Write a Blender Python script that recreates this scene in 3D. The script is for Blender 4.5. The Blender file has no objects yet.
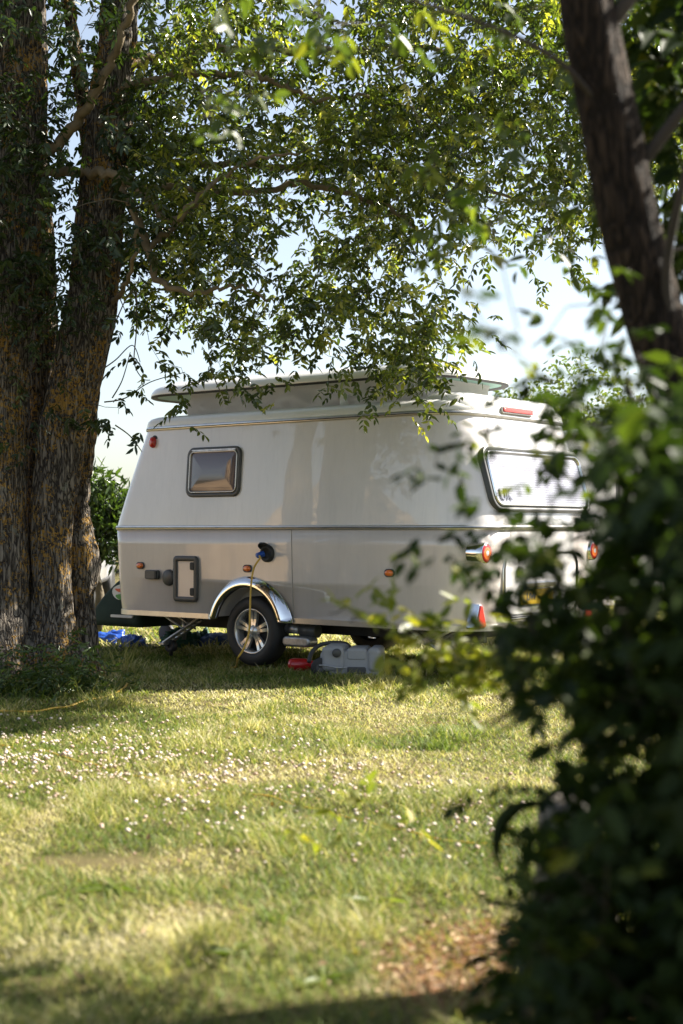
import bpy, bmesh, math, random
import numpy as np
from mathutils import Vector, Matrix, noise as mn

random.seed(7); rng = np.random.default_rng(11)
SC = bpy.context.scene
COL = SC.collection
R = math.radians
PI = math.pi

# ------------------------------------------------------------------ camera, sky, sun, exposure
F_PX = 1422.0; CAM_H = 1.2; HOR = 528.0
cd = bpy.data.cameras.new('camera'); cam = bpy.data.objects.new('camera', cd); COL.objects.link(cam)
cam.location = (0, 0, CAM_H)
cam.rotation_euler = (R(90) + math.atan((HOR - 512) / F_PX), 0, 0)
cd.sensor_fit = 'VERTICAL'; cd.sensor_height = 36.0; cd.lens = 36.0 * F_PX / 1024.0
cd.clip_start = 0.05; cd.clip_end = 3000
cd.dof.use_dof = True; cd.dof.focus_distance = 11.6; cd.dof.aperture_fstop = 2.1; cd.dof.aperture_blades = 9
SC.camera = cam

SUN_AZ = 22.0     # direction to the sun, degrees from +X towards +Y
SUN_EL = 40.0
w = bpy.data.worlds.new('World'); SC.world = w; w.use_nodes = True
nt = w.node_tree; bg = nt.nodes['Background']
sky = nt.nodes.new('ShaderNodeTexSky'); sky.sky_type = 'NISHITA'; sky.sun_disc = False
sky.sun_elevation = R(SUN_EL); sky.sun_rotation = R(90 - SUN_AZ)
sky.air_density = 1.0; sky.dust_density = 1.2; sky.ozone_density = 1.0
hs = nt.nodes.new('ShaderNodeHueSaturation'); hs.inputs['Saturation'].default_value = .68
nt.links.new(sky.outputs[0], hs.inputs['Color']); nt.links.new(hs.outputs[0], bg.inputs[0]); bg.inputs[1].default_value = 0.058
sd = bpy.data.lights.new('sun', 'SUN'); sd.energy = 5.0; sd.angle = R(0.53); sd.color = (1.0, 0.94, 0.83)
so = bpy.data.objects.new('sun', sd); COL.objects.link(so)
sdir = Vector((math.cos(R(SUN_EL)) * math.cos(R(SUN_AZ)), math.cos(R(SUN_EL)) * math.sin(R(SUN_AZ)), math.sin(R(SUN_EL))))
so.rotation_euler = sdir.to_track_quat('Z', 'Y').to_euler()
SC.view_settings.view_transform = 'Standard'; SC.view_settings.look = 'None'
SC.view_settings.exposure = 1.9; SC.view_settings.gamma = 1.0; SC.view_settings.use_curve_mapping = False
SC.render.engine = 'CYCLES'
SC.cycles.use_denoising = True
SC.cycles.max_bounces = 10; SC.cycles.diffuse_bounces = 4; SC.cycles.glossy_bounces = 4
SC.cycles.transmission_bounces = 6; SC.cycles.transparent_max_bounces = 8
SC.cycles.sample_clamp_indirect = 8.0

# ------------------------------------------------------------------ helpers
def tag(o, label=None, cat=None, group=None, kind=None):
    if label: o['label'] = label
    if cat: o['category'] = cat
    if group: o['group'] = group
    if kind: o['kind'] = kind
    return o

def empty(name, loc=(0, 0, 0), rz=0.0, parent=None):
    o = bpy.data.objects.new(name, None); COL.objects.link(o)
    o.location = loc; o.rotation_euler = (0, 0, rz); o.empty_display_size = 0.1
    if parent: o.parent = parent
    return o

def at(px, py, d):
    return Vector(((px - 341.5) / F_PX * d, d, CAM_H + (HOR - py) / F_PX * d))

class MB:
    def __init__(s): s.v = []; s.f = []; s.sm = []
    def add(s, vs, fs, smooth=False):
        b = len(s.v); s.v += [tuple(x) for x in vs]
        s.f += [tuple(b + i for i in f) for f in fs]; s.sm += [smooth] * len(fs); return s
    def box(s, c, d, M=None):
        cx, cy, cz = c; a, b, e = d[0] / 2, d[1] / 2, d[2] / 2
        vs = [Vector((cx + i * a, cy + j * b, cz + k * e)) for k in (-1, 1) for j in (-1, 1) for i in (-1, 1)]
        if M: vs = [M @ v for v in vs]
        return s.add(vs, [(0, 2, 3, 1), (4, 5, 7, 6), (0, 1, 5, 4), (2, 6, 7, 3), (0, 4, 6, 2), (1, 3, 7, 5)])
    def tube(s, pts, rad, n=8, cap=True, smooth=True, wob=None):
        pts = [Vector(p) for p in pts]
        if not hasattr(rad, '__len__'): rad = [rad] * len(pts)
        up = None; vs = []
        for i, p in enumerate(pts):
            t = (pts[min(i + 1, len(pts) - 1)] - pts[max(i - 1, 0)])
            if t.length < 1e-9: t = Vector((0, 0, 1))
            t.normalize()
            if up is None:
                up = Vector((0, 0, 1)) if abs(t.z) < .9 else Vector((1, 0, 0))
            a = t.cross(up)
            if a.length < 1e-6: a = t.cross(Vector((0, 1, 0)))
            a.normalize(); b = a.cross(t).normalized(); up = b
            for k in range(n):
                th = 2 * PI * k / n
                r = rad[i]
                if wob: r = wob(i, th, p, r)
                vs.append(p + (a * math.cos(th) + b * math.sin(th)) * r)
        fs = []
        for i in range(len(pts) - 1):
            for k in range(n):
                k2 = (k + 1) % n
                fs.append((i * n + k, i * n + k2, (i + 1) * n + k2, (i + 1) * n + k))
        s.add(vs, fs, smooth)
        if cap:
            b0 = len(s.v) - len(vs)
            s.f.append(tuple(b0 + k for k in reversed(range(n)))); s.sm.append(False)
            s.f.append(tuple(b0 + (len(pts) - 1) * n + k for k in range(n))); s.sm.append(False)
        return s
    def lathe(s, prof, O, A, n=40, smooth=True):
        """prof: (axial, radius) pairs; A axis"""
        A = Vector(A).normalized(); O = Vector(O)
        U = A.orthogonal().normalized(); W = A.cross(U)
        vs = [O + A * a + (U * math.cos(2 * PI * k / n) + W * math.sin(2 * PI * k / n)) * r for a, r in prof for k in range(n)]
        fs = [(i * n + k, i * n + (k + 1) % n, (i + 1) * n + (k + 1) % n, (i + 1) * n + k) for i in range(len(prof) - 1) for k in range(n)]
        return s.add(vs, fs, smooth)
    def rings(s, loops, smooth=True, cap0=False, cap1=False, closed=True):
        n = len(loops[0]); vs = [p for L in loops for p in L]; fs = []
        for i in range(len(loops) - 1):
            for k in range(n if closed else n - 1):
                k2 = (k + 1) % n
                fs.append((i * n + k, i * n + k2, (i + 1) * n + k2, (i + 1) * n + k))
        b = len(s.v); s.add(vs, fs, smooth)
        if cap0: s.f.append(tuple(b + k for k in reversed(range(n)))); s.sm.append(False)
        if cap1: s.f.append(tuple(b + (len(loops) - 1) * n + k for k in range(n))); s.sm.append(False)
        return s
    def build(s, name, mat, parent=None, bevel=0.0, seg=2):
        me = bpy.data.meshes.new(name); me.from_pydata([tuple(v) for v in s.v], [], s.f)
        me.polygons.foreach_set('use_smooth', s.sm); me.update()
        bm = bmesh.new(); bm.from_mesh(me); bmesh.ops.recalc_face_normals(bm, faces=bm.faces); 
        if bevel:
            es = [e for e in bm.edges if len(e.link_faces) == 2 and e.calc_face_angle(0) > 0.6]
            bmesh.ops.bevel(bm, geom=es, offset=bevel, segments=seg, affect='EDGES', profile=0.5)
        bm.to_mesh(me); bm.free()
        me.materials.append(mat)
        o = bpy.data.objects.new(name, me); COL.objects.link(o)
        if parent: o.parent = parent
        return o

def rr(w_, h_, r, n=6):
    """rounded rectangle outline, centred"""
    r = max(min(r, w_ / 2 - 1e-4, h_ / 2 - 1e-4), 1e-4); out = []
    for cx, cy, a0 in ((w_/2 - r, h_/2 - r, 0), (-w_/2 + r, h_/2 - r, 90), (-w_/2 + r, -h_/2 + r, 180), (w_/2 - r, -h_/2 + r, 270)):
        for k in range(n + 1):
            a = R(a0 + 90 * k / n); out.append((cx + r * math.cos(a), cy + r * math.sin(a)))
    return out

def plate(mb, O, U, V, N, w_, h_, r, t, b=0.004, n0=0.0, crown=0.0):
    O, U, V, N = map(Vector, (O, U, V, N))
    def L(i, z): return [O + U * x + V * y + N * z for x, y in rr(w_ - 2 * i, h_ - 2 * i, max(r - i, .002))]
    loops = [L(0, n0), L(0, t - b), L(b * .3, t - b * .3), L(b, t)]
    if crown:
        m = min(w_, h_) / 2
        for q in (.25, .5, .75, .92): loops.append(L(b + (m - b) * q * .98, t + crown * (1 - (1 - q) ** 2)))
    mb.rings(loops, True, False, True); return mb

def frame(mb, O, U, V, N, w_, h_, r, fw, t, n0=0.0, b=0.004):
    O, U, V, N = map(Vector, (O, U, V, N))
    def L(i, z): return [O + U * x + V * y + N * z for x, y in rr(w_ - 2 * i, h_ - 2 * i, max(r - i, .002))]
    mb.rings([L(0, n0), L(0, t - b), L(b, t), L(fw - b, t), L(fw, t - b), L(fw, n0)], True); return mb

# ------------------------------------------------------------------ materials
class NT:
    def __init__(s, name):
        s.m = bpy.data.materials.new(name); s.m.use_nodes = True; s.t = s.m.node_tree
        s.p = s.t.nodes['Principled BSDF']; s.out = s.t.nodes['Material Output']
    def n(s, typ, **kw):
        nd = s.t.nodes.new(typ)
        for k, v in kw.items():
            if k in nd.inputs: nd.inputs[k].default_value = v
            else: setattr(nd, k, v)
        return nd
    def l(s, a, b): s.t.links.new(a, b)
    def ramp(s, fac, stops, interp='LINEAR'):
        r = s.t.nodes.new('ShaderNodeValToRGB'); cr = r.color_ramp; cr.interpolation = interp
        while len(cr.elements) > len(stops): cr.elements.remove(cr.elements[-1])
        while len(cr.elements) < len(stops): cr.elements.new(0.5)
        for e, (p, c) in zip(cr.elements, stops):
            e.position = p; e.color = (*c, 1) if len(c) == 3 else c
        s.l(fac, r.inputs[0]); return r.outputs[0]
    def noise(s, scale, detail=4, coord=None, rough=.55, dist=0, out=0):
        nd = s.n('ShaderNodeTexNoise', Scale=scale, Detail=detail, Roughness=rough, Distortion=dist)
        if coord is not None: s.l(coord, nd.inputs['Vector'])
        return nd.outputs[out]
    def geo(s): return s.t.nodes.new('ShaderNodeNewGeometry')
    def tc(s, o='Object'): return s.t.nodes.new('ShaderNodeTexCoord').outputs[o]
    def mapping(s, v, scale=(1, 1, 1), loc=(0, 0, 0)):
        m = s.t.nodes.new('ShaderNodeMapping'); s.l(v, m.inputs[0]); m.inputs['Scale'].default_value = scale; m.inputs['Location'].default_value = loc
        return m.outputs[0]
    def mix(s, f, a, b, bt='MIX'):
        m = s.t.nodes.new('ShaderNodeMix'); m.data_type = 'RGBA'; m.blend_type = bt
        for i, v in ((0, f), (6, a), (7, b)):
            if hasattr(v, 'is_linked'): s.l(v, m.inputs[i])
            else: m.inputs[i].default_value = v if i == 0 else (*v, 1)
        return m.outputs[2]
    def math(s, op, a, b=0.0):
        m = s.t.nodes.new('ShaderNodeMath'); m.operation = op
        for i, v in ((0, a), (1, b)):
            if hasattr(v, 'is_linked'): s.l(v, m.inputs[i])
            else: m.inputs[i].default_value = v
        return m.outputs[0]
    def bump(s, h, strength=.3, dist=.01):
        b = s.n('ShaderNodeBump', Strength=strength, Distance=dist); s.l(h, b.inputs['Height']); s.l(b.outputs[0], s.p.inputs['Normal'])

def flat(name, col, rough=.5, metal=0, coat=0, var=.12, scale=8, bump=0, bscale=40, spec=.5):
    """plain finish with a little dirt variation"""
    t = NT(name); c = t.tc()
    f = t.noise(scale, 5, c)
    t.l(t.ramp(f, [(.3, tuple(x * (1 - var) for x in col)), (.7, tuple(min(1, x * (1 + var)) for x in col))]), t.p.inputs['Base Color'])
    t.p.inputs['Roughness'].default_value = rough; t.p.inputs['Metallic'].default_value = metal
    t.p.inputs['Coat Weight'].default_value = coat; t.p.inputs['Specular IOR Level'].default_value = spec
    if bump: t.bump(t.noise(bscale, 4, c), bump)
    return t.m

def leaf_mat(name, cols, trans=.45, rough=.42, tcol=(1.5, 1.7, .5), spec=.5):
    t = NT(name); a = t.t.nodes.new('ShaderNodeAttribute'); a.attribute_name = 'rnd'
    c = t.ramp(a.outputs['Fac'], cols)
    t.l(c, t.p.inputs['Base Color']); t.p.inputs['Roughness'].default_value = rough
    t.p.inputs['Specular IOR Level'].default_value = spec
    tr = t.t.nodes.new('ShaderNodeBsdfTranslucent')
    t.l(t.mix(1.0, c, tcol, 'MULTIPLY'), tr.inputs[0])
    mx = t.n('ShaderNodeMixShader'); mx.inputs[0].default_value = trans
    t.l(t.p.outputs[0], mx.inputs[1]); t.l(tr.outputs[0], mx.inputs[2]); t.l(mx.outputs[0], t.out.inputs[0])
    return t.m

M = {}
# ash leaves: dark green with yellow-green minority
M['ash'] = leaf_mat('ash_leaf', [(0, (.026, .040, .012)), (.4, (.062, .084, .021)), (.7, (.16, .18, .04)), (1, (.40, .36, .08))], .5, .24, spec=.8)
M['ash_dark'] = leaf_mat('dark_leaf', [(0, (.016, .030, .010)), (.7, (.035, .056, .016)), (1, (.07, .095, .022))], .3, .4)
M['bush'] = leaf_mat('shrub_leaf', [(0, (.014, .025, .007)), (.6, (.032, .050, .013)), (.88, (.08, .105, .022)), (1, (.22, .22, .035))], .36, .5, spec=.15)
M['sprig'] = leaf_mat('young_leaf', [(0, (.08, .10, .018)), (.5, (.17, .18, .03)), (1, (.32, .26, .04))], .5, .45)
M['sprig_dull'] = leaf_mat('mid_green_leaf', [(0, (.04, .06, .016)), (.6, (.09, .115, .026)), (1, (.22, .21, .04))], .45, .4)
M['sunlit'] = leaf_mat('hedge_leaf', [(0, (.06, .085, .02)), (.6, (.11, .14, .03)), (1, (.20, .21, .05))], .4, .5)
M['laurel'] = leaf_mat('laurel_leaf', [(0, (.035, .06, .02)), (.7, (.07, .11, .03)), (1, (.16, .20, .05))], .3, .28)

def bark(name, lichen, base=((.030, .025, .021), (.20, .172, .14)), sc=1.0):
    t = NT(name); c = t.tc()
    st = t.mapping(c, (1, 1, .15))
    v = t.n('ShaderNodeTexVoronoi', Scale=36 * sc, feature='DISTANCE_TO_EDGE'); 
    dn = t.noise(14 * sc, 4, st, out=1)
    vv = t.mix(.12, st, dn, 'ADD'); t.l(vv, v.inputs['Vector'])
    n1 = t.noise(30 * sc, 6, st, .65)
    h = t.math('MULTIPLY', t.ramp(v.outputs['Distance'], [(0, (0, 0, 0)), (.22, (1, 1, 1))]), n1)
    col = t.ramp(h, [(.08, base[0]), (.55, base[1]), (.8, tuple(x * 1.6 for x in base[1]))])
    if lichen:
        g = t.noise(2.6, 7, c, .78); fine = t.noise(45, 4, c, .7)
        m = t.ramp(t.math('MULTIPLY', g, fine), [(.275, (0, 0, 0)), (.31, (1, 1, 1))])
        lc = t.mix(t.noise(60, 3, c), (.26, .12, .02), (.44, .27, .05))
        col = t.mix(t.math('MULTIPLY', m, .85), col, lc)
        m2 = t.ramp(t.noise(9, 5, t.mapping(c, loc=(5, 3, 1)), .7), [(.60, (0, 0, 0)), (.66, (1, 1, 1))])
        col = t.mix(t.math('MULTIPLY', m2, .5), col, (.24, .24, .19))
    t.l(col, t.p.inputs['Base Color']); t.p.inputs['Roughness'].default_value = .9
    t.p.inputs['Specular IOR Level'].default_value = .2
    t.bump(h, .9, .03); return t.m
M['bark'] = bark('lichen_bark', True)
M['bark_plain'] = bark('brown_bark', False, ((.012, .008, .005), (.055, .036, .023)), 1.2)
M['twig'] = flat('twig_bark', (.10, .080, .050), .85, var=.35, scale=12)
M['twig_dark'] = flat('dark_twig_bark', (.045, .033, .022), .85, var=.3)

# ------------------------------------------------------------------ ground
def vnoise(x, y, s, seed=0):
    """cheap smooth value noise on numpy arrays"""
    x = x / s + seed * 17.3; y = y / s + seed * 9.7
    xi = np.floor(x); yi = np.floor(y); fx = x - xi; fy = y - yi
    fx = fx * fx * (3 - 2 * fx); fy = fy * fy * (3 - 2 * fy)
    def h(a, b):
        q = np.sin(a * 127.1 + b * 311.7 + seed * 74.7) * 43758.5453; return q - np.floor(q)
    return (h(xi, yi) * (1 - fx) + h(xi + 1, yi) * fx) * (1 - fy) + (h(xi, yi + 1) * (1 - fx) + h(xi + 1, yi + 1) * fx) * fy

def gpt(px, py):
    d = CAM_H * F_PX / (py - HOR); return ((px - 341.5) / F_PX * d, d)

# soil / straw patches: centre, radii, strength
def patch(px0, px1, py0, py1):
    y0 = CAM_H * F_PX / (py1 - HOR); y1 = CAM_H * F_PX / (py0 - HOR); d = (y0 + y1) / 2
    return ((px0 + px1) / 2 - 341.5) / F_PX * d, d, (px1 - px0) / 2 / F_PX * d, (y1 - y0) / 2
SOIL = [patch(375, 640, 915, 1060), patch(30, 150, 852, 870)]
STRAW = [patch(300, 470, 700, 735), patch(470, 640, 690, 760), patch(0, 60, 800, 880), patch(180, 360, 770, 790), patch(60, 260, 850, 885),
         patch(130, 300, 685, 715), patch(340, 560, 745, 790), patch(20, 160, 930, 975), patch(120, 250, 905, 935)]
def blob(x, y, P):
    m = np.zeros_like(x)
    for cx, cy, rx, ry in P:
        q = ((x - cx) / rx) ** 2 + ((y - cy) / ry) ** 2
        q = q + (vnoise(x, y, .25, 3) - .5) * 1.2
        m = np.maximum(m, np.clip(1.5 - q, 0, 1))
    return m
def hgt(x, y):
    return (vnoise(x, y, 1.7, 1) - .5) * .05 + (vnoise(x, y, .5, 2) - .5) * .018
def hz(x, y): return float(hgt(np.array([x]), np.array([y]))[0])

tg = NT('soil_and_thatch')
gp = tg.geo().outputs['Position']
big = tg.noise(.55, 5, gp, .6); med = tg.noise(3.0, 5, gp, .65); fin = tg.noise(90, 4, gp, .7)
gcol = tg.mix(tg.ramp(big, [(.35, (0, 0, 0)), (.65, (1, 1, 1))]), (.055, .065, .02), (.13, .105, .045))
gcol = tg.mix(tg.ramp(med, [(.42, (0, 0, 0)), (.72, (1, 1, 1))]), gcol, (.20, .155, .075))
gcol = tg.mix(.55, gcol, tg.ramp(fin, [(.3, (.2, .2, .2)), (.7, (1.3, 1.3, 1.3))]), 'MULTIPLY')
# bare soil near the shrub
sx, sy, srx, sry = SOIL[0]
mp = tg.mapping(gp, (1 / srx, 1 / sry, 0), (-sx / srx, -sy / sry, 0))
ln = tg.t.nodes.new('ShaderNodeVectorMath'); ln.operation = 'LENGTH'; tg.l(mp, ln.inputs[0])
dd = tg.math('ADD', ln.outputs['Value'], tg.math('MULTIPLY', tg.math('SUBTRACT', med, .5), 1.6))
sm = tg.ramp(dd, [(.75, (1, 1, 1)), (1.15, (0, 0, 0))])
soilc = tg.ramp(tg.noise(45, 5, gp, .7), [(.3, (.06, .032, .017)), (.55, (.20, .10, .048)), (.75, (.36, .21, .11))])
gcol = tg.mix(sm, gcol, soilc)
tg.l(gcol, tg.p.inputs['Base Color']); tg.p.inputs['Roughness'].default_value = .95; tg.p.inputs['Specular IOR Level'].default_value = .1
tg.bump(tg.math('ADD', fin, med), .6, .03)

# ground as one sheet to the horizon: fine grid near, coarse far
xs = np.concatenate([[-900, -300, -100, -40, -20, -12], np.arange(-8, 8.01, .16), [12, 20, 40, 100, 300, 900]])
ys = np.concatenate([[-900, -300, -100, -40, -12, -4], np.arange(0, 18.01, .16), [20, 24, 30, 40, 70, 150, 400, 1500]])
GX, GY = np.meshgrid(xs, ys); gz = hgt(GX, GY)
gv = np.stack([GX.ravel(), GY.ravel(), gz.ravel()], 1); nx = len(xs); ny = len(ys)
ii = (np.arange(ny - 1)[:, None] * nx + np.arange(nx - 1)[None]).ravel()
gf = np.stack([ii, ii + 1, ii + 1 + nx, ii + nx], 1)
me = bpy.data.meshes.new('lawn'); me.from_pydata(gv.tolist(), [], gf.tolist()); me.polygons.foreach_set('use_smooth', [True] * len(gf))
me.materials.append(tg.m); o = bpy.data.objects.new('ground', me); COL.objects.link(o); tag(o, kind='structure')

def np_mesh(name, V, Fq, mat, rnd=None, smooth=False, parent=None, Ft=None):
    """fast mesh from numpy quads (and tris)"""
    me = bpy.data.meshes.new(name); me.vertices.add(len(V)); me.vertices.foreach_set('co', V.astype(np.float32).ravel())
    nq = 0 if Fq is None else len(Fq); ntr = 0 if Ft is None else len(Ft)
    idx = np.concatenate([a.ravel() for a in (Fq, Ft) if a is not None]).astype(np.int32)
    me.loops.add(len(idx)); me.loops.foreach_set('vertex_index', idx)
    st = np.concatenate([np.arange(nq) * 4, nq * 4 + np.arange(ntr) * 3]).astype(np.int32)
    me.polygons.add(nq + ntr); me.polygons.foreach_set('loop_start', st)
    me.update(calc_edges=True)
    if smooth: me.polygons.foreach_set('use_smooth', [True] * (nq + ntr))
    if rnd is not None:
        a = me.attributes.new('rnd', 'FLOAT', 'POINT'); a.data.foreach_set('value', rnd.astype(np.float32))
    me.materials.append(mat)
    o = bpy.data.objects.new(name, me); COL.objects.link(o)
    if parent: o.parent = parent
    return o

# --- grass blades: one stuff object
tb = NT('grass_blade'); a = tb.t.nodes.new('ShaderNodeAttribute'); a.attribute_name = 'rnd'
bc = tb.ramp(a.outputs['Fac'], [(0, (.06, .10, .018)), (.30, (.12, .17, .034)), (.50, (.20, .235, .055)), (.62, (.32, .30, .10)), (.82, (.47, .41, .22)), (1, (.62, .55, .36))])
tb.l(bc, tb.p.inputs['Base Color']); tb.p.inputs['Roughness'].default_value = .55; tb.p.inputs['Specular IOR Level'].default_value = .25
tr = tb.t.nodes.new('ShaderNodeBsdfTranslucent'); tb.l(tb.mix(1.0, bc, (1.25, 1.3, .7), 'MULTIPLY'), tr.inputs[0])
mx = tb.n('ShaderNodeMixShader'); mx.inputs[0].default_value = .42
tb.l(tb.p.outputs[0], mx.inputs[1]); tb.l(tr.outputs[0], mx.inputs[2]); tb.l(mx.outputs[0], tb.out.inputs[0])
M['blade'] = tb.m

def blades(X, Y, H, W, rnd, lean=.8, name='grass', Z=None, curl=.35):
    n = len(X); th = rng.uniform(0, 2 * PI, n); lm = rng.uniform(.1, 1, n) * lean
    dx, dy = np.cos(th), np.sin(th); Z0 = (hgt(X, Y) if Z is None else Z) - .004
    ph = th + PI / 2 + rng.normal(0, .5, n); sxx, syy = np.cos(ph) * W / 2, np.sin(ph) * W / 2
    def P(t):
        q = lm * t + curl * t * t
        return X + dx * H * q, Y + dy * H * q, Z0 + H * t * (1 - .35 * lm * t)
    x0, y0, z0 = P(0.0); x1, y1, z1 = P(.55); x2, y2, z2 = P(1.0)
    V = np.stack([np.stack(q, 1) for q in ((x0 - sxx, y0 - syy, z0), (x0 + sxx, y0 + syy, z0), (x1 + sxx * .8, y1 + syy * .8, z1), (x1 - sxx * .8, y1 - syy * .8, z1), (x2, y2, z2))], 1).reshape(-1, 3)
    b = np.arange(n) * 5
    return V, np.stack([b, b + 1, b + 2, b + 3], 1), np.stack([b + 3, b + 2, b + 4], 1), np.repeat(rnd, 5)

def scatter(y0, y1, dens, margin=.8, half=.26):
    A = (half * (y0 + y1) + 2 * margin) * (y1 - y0); n = int(A * dens)
    Y = rng.uniform(y0, y1, n); X = rng.uniform(-1, 1, n) * (half * y1 + margin)
    k = np.abs(X) < half * Y + margin; return X[k], Y[k]
Vs, Qs, Ts, Rs = [], [], [], []; base = 0
for (y0, y1, dens, h0, w0) in ((2.4, 4.2, 8000, .040, .0034), (4.2, 6.5, 6500, .038, .0042), (6.5, 9.5, 4600, .036, .0055), (9.5, 14, 2600, .038, .0085), (14, 24, 500, .05, .018)):
    X, Y = scatter(y0, y1, dens)
    soil = blob(X, Y, SOIL); straw = blob(X, Y, STRAW)
    keep = rng.uniform(0, 1, len(X)) > soil * .86
    X, Y, straw, soil = X[keep], Y[keep], straw[keep], soil[keep]
    n1 = vnoise(X, Y, .9, 5); n2 = vnoise(X, Y, .28, 6); n3 = vnoise(X, Y, .09, 8)
    dry = .43 + (n1 - .5) * .40 + (n2 - .5) * .32 + (n3 - .5) * .15 + straw * .30 + np.clip((Y - 7.5) * .04, 0, .10)
    rnd = np.clip(dry + rng.normal(0, .20, len(X)), 0, 1)
    tall = np.clip((n2 - .55) * 5, 0, 1.3) * (1 - straw)
    H = h0 * rng.uniform(.5, 1.5, len(X)) * (1 + .9 * tall) * (1 - .35 * straw)
    W_ = w0 * rng.uniform(.7, 1.3, len(X))
    V, Q, T, rn = blades(X, Y, H, W_, rnd, lean=1.3)
    Vs.append(V); Qs.append(Q + base); Ts.append(T + base); Rs.append(rn); base += len(V)
o = np_mesh('grass', np.concatenate(Vs), np.concatenate(Qs), M['blade'], np.concatenate(Rs), Ft=np.concatenate(Ts))
tag(o, 'short sunlit mown grass with dry straw patches across the campsite lawn', 'grass', kind='stuff')

# --- long grass tufts
def tuft(name, c, n, h, spread, label, rlo=.3, rhi=.6, wd=.007, group=None):
    X = rng.normal(0, spread, n); Y = rng.normal(0, spread, n)
    V, Q, T, rn = blades(X, Y, h * rng.uniform(.35, 1, n), np.full(n, wd), rng.uniform(rlo, rhi, n), lean=.75, Z=np.zeros(n), curl=.35)
    o = np_mesh(name, V, Q, M['blade'], rn, Ft=T); o.location = (c[0], c[1], hz(*c)); tag(o, label, 'grass tuft', group); return o
tuft('grass_tuft', (gpt(126, 672)), 40, .38, .05, 'tall pale grass tuft between the big tree and the caravan leg', .55, .95)
tuft('grass_tuft', (gpt(435, 748)), 170, .10, .055, 'broad bright green grass tuft alone in the middle of the lawn', .15, .5, .008)
tuft('grass_tuft', (gpt(270, 925)), 50, .07, .03, 'small green grass clump right of the dandelion leaves on the front lawn', .1, .4)

# --- clover flowers
def clover():
    X, Y = scatter(4.6, 9.3, 640, .5)
    pyv = HOR + CAM_H * F_PX / Y; pxv = 341.5 + X / Y * F_PX
    cen = 795 + (pxv - 250) * .12; m = np.exp(-((pyv - cen) / 38) ** 2) * np.clip((560 - pxv) / 260, .0, 1)
    m *= np.clip((vnoise(X, Y, .22, 21) - .15) * 1.8, 0, 1)
    X2, Y2 = scatter(9.0, 9.9, 20, .3); 
    k = rng.uniform(0, 1, len(X)) < m * 1.15
    X, Y = X[k], Y[k]
    n = len(X); V = []; Fs = []; rn = []
    # squashed 6-sided two-ring heads
    for i in range(n):
        r = .0045 + .0085 * random.random() ** 1.6; hh = random.uniform(.022, .045); z = hz(X[i], Y[i]) + hh; b = len(V)
        tx, ty = random.uniform(-.3, .3), random.uniform(-.3, .3); col = random.random() ** 1.5
        for (zz, rr_) in ((-.8, .35), (-.25, 1), (.35, .85), (.8, .25)):
            for k2 in range(6):
                a = PI / 3 * k2 + zz; V.append((X[i] + math.cos(a) * r * rr_ + tx * r * zz, Y[i] + math.sin(a) * r * rr_ + ty * r * zz, z + zz * r * .8)); rn.append(col * .8 + (.2 if zz < 0 else 0))
        for q in range(3):
            for k2 in range(6):
                Fs.append((b + q * 6 + k2, b + q * 6 + (k2 + 1) % 6, b + (q + 1) * 6 + (k2 + 1) % 6, b + (q + 1) * 6 + k2))
    t = NT('clover_petals'); a = t.t.nodes.new('ShaderNodeAttribute'); a.attribute_name = 'rnd'
    t.l(t.ramp(a.outputs['Fac'], [(0, (.62, .56, .47)), (.5, (.52, .40, .32)), (1, (.34, .19, .12))]), t.p.inputs['Base Color']); t.p.inputs['Roughness'].default_value = .8
    t.p.inputs['Subsurface Weight'].default_value = 0
    o = np_mesh('clover_flowers', np.array(V), np.array(Fs), t.m, np.array(rn), smooth=True)
    tag(o, 'band of small white clover flowers scattered through the lawn', 'clover', kind='stuff')
clover()

# --- leaves: generic outlines
def leaves(name, P, D, N, L, W_, rnd, mat, parent=None, fold=.25, droop=.25):
    n = len(P); D = D / np.linalg.norm(D, axis=1, keepdims=True)
    S = np.cross(D, N); S /= np.maximum(np.linalg.norm(S, axis=1, keepdims=True), 1e-6); N = np.cross(S, D)
    L = L[:, None]; W_ = W_[:, None]
    def pt(t, s):
        return P + D * L * t + S * W_ * s + N * (np.abs(s) * W_ * fold - droop * L * t * t)
    V = np.stack([pt(0, 0), pt(.28, .42), pt(.66, .38), pt(1, 0), pt(.66, -.38), pt(.28, -.42)], 1).reshape(-1, 3)
    b = np.arange(n) * 6
    Q = np.concatenate([np.stack([b, b + 1, b + 2, b + 3], 1), np.stack([b, b + 3, b + 4, b + 5], 1)])
    return np_mesh(name, V, Q, mat, np.repeat(rnd, 6), parent=parent)

def unit(a): return a / np.maximum(np.linalg.norm(a, axis=1, keepdims=True), 1e-9)

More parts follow.
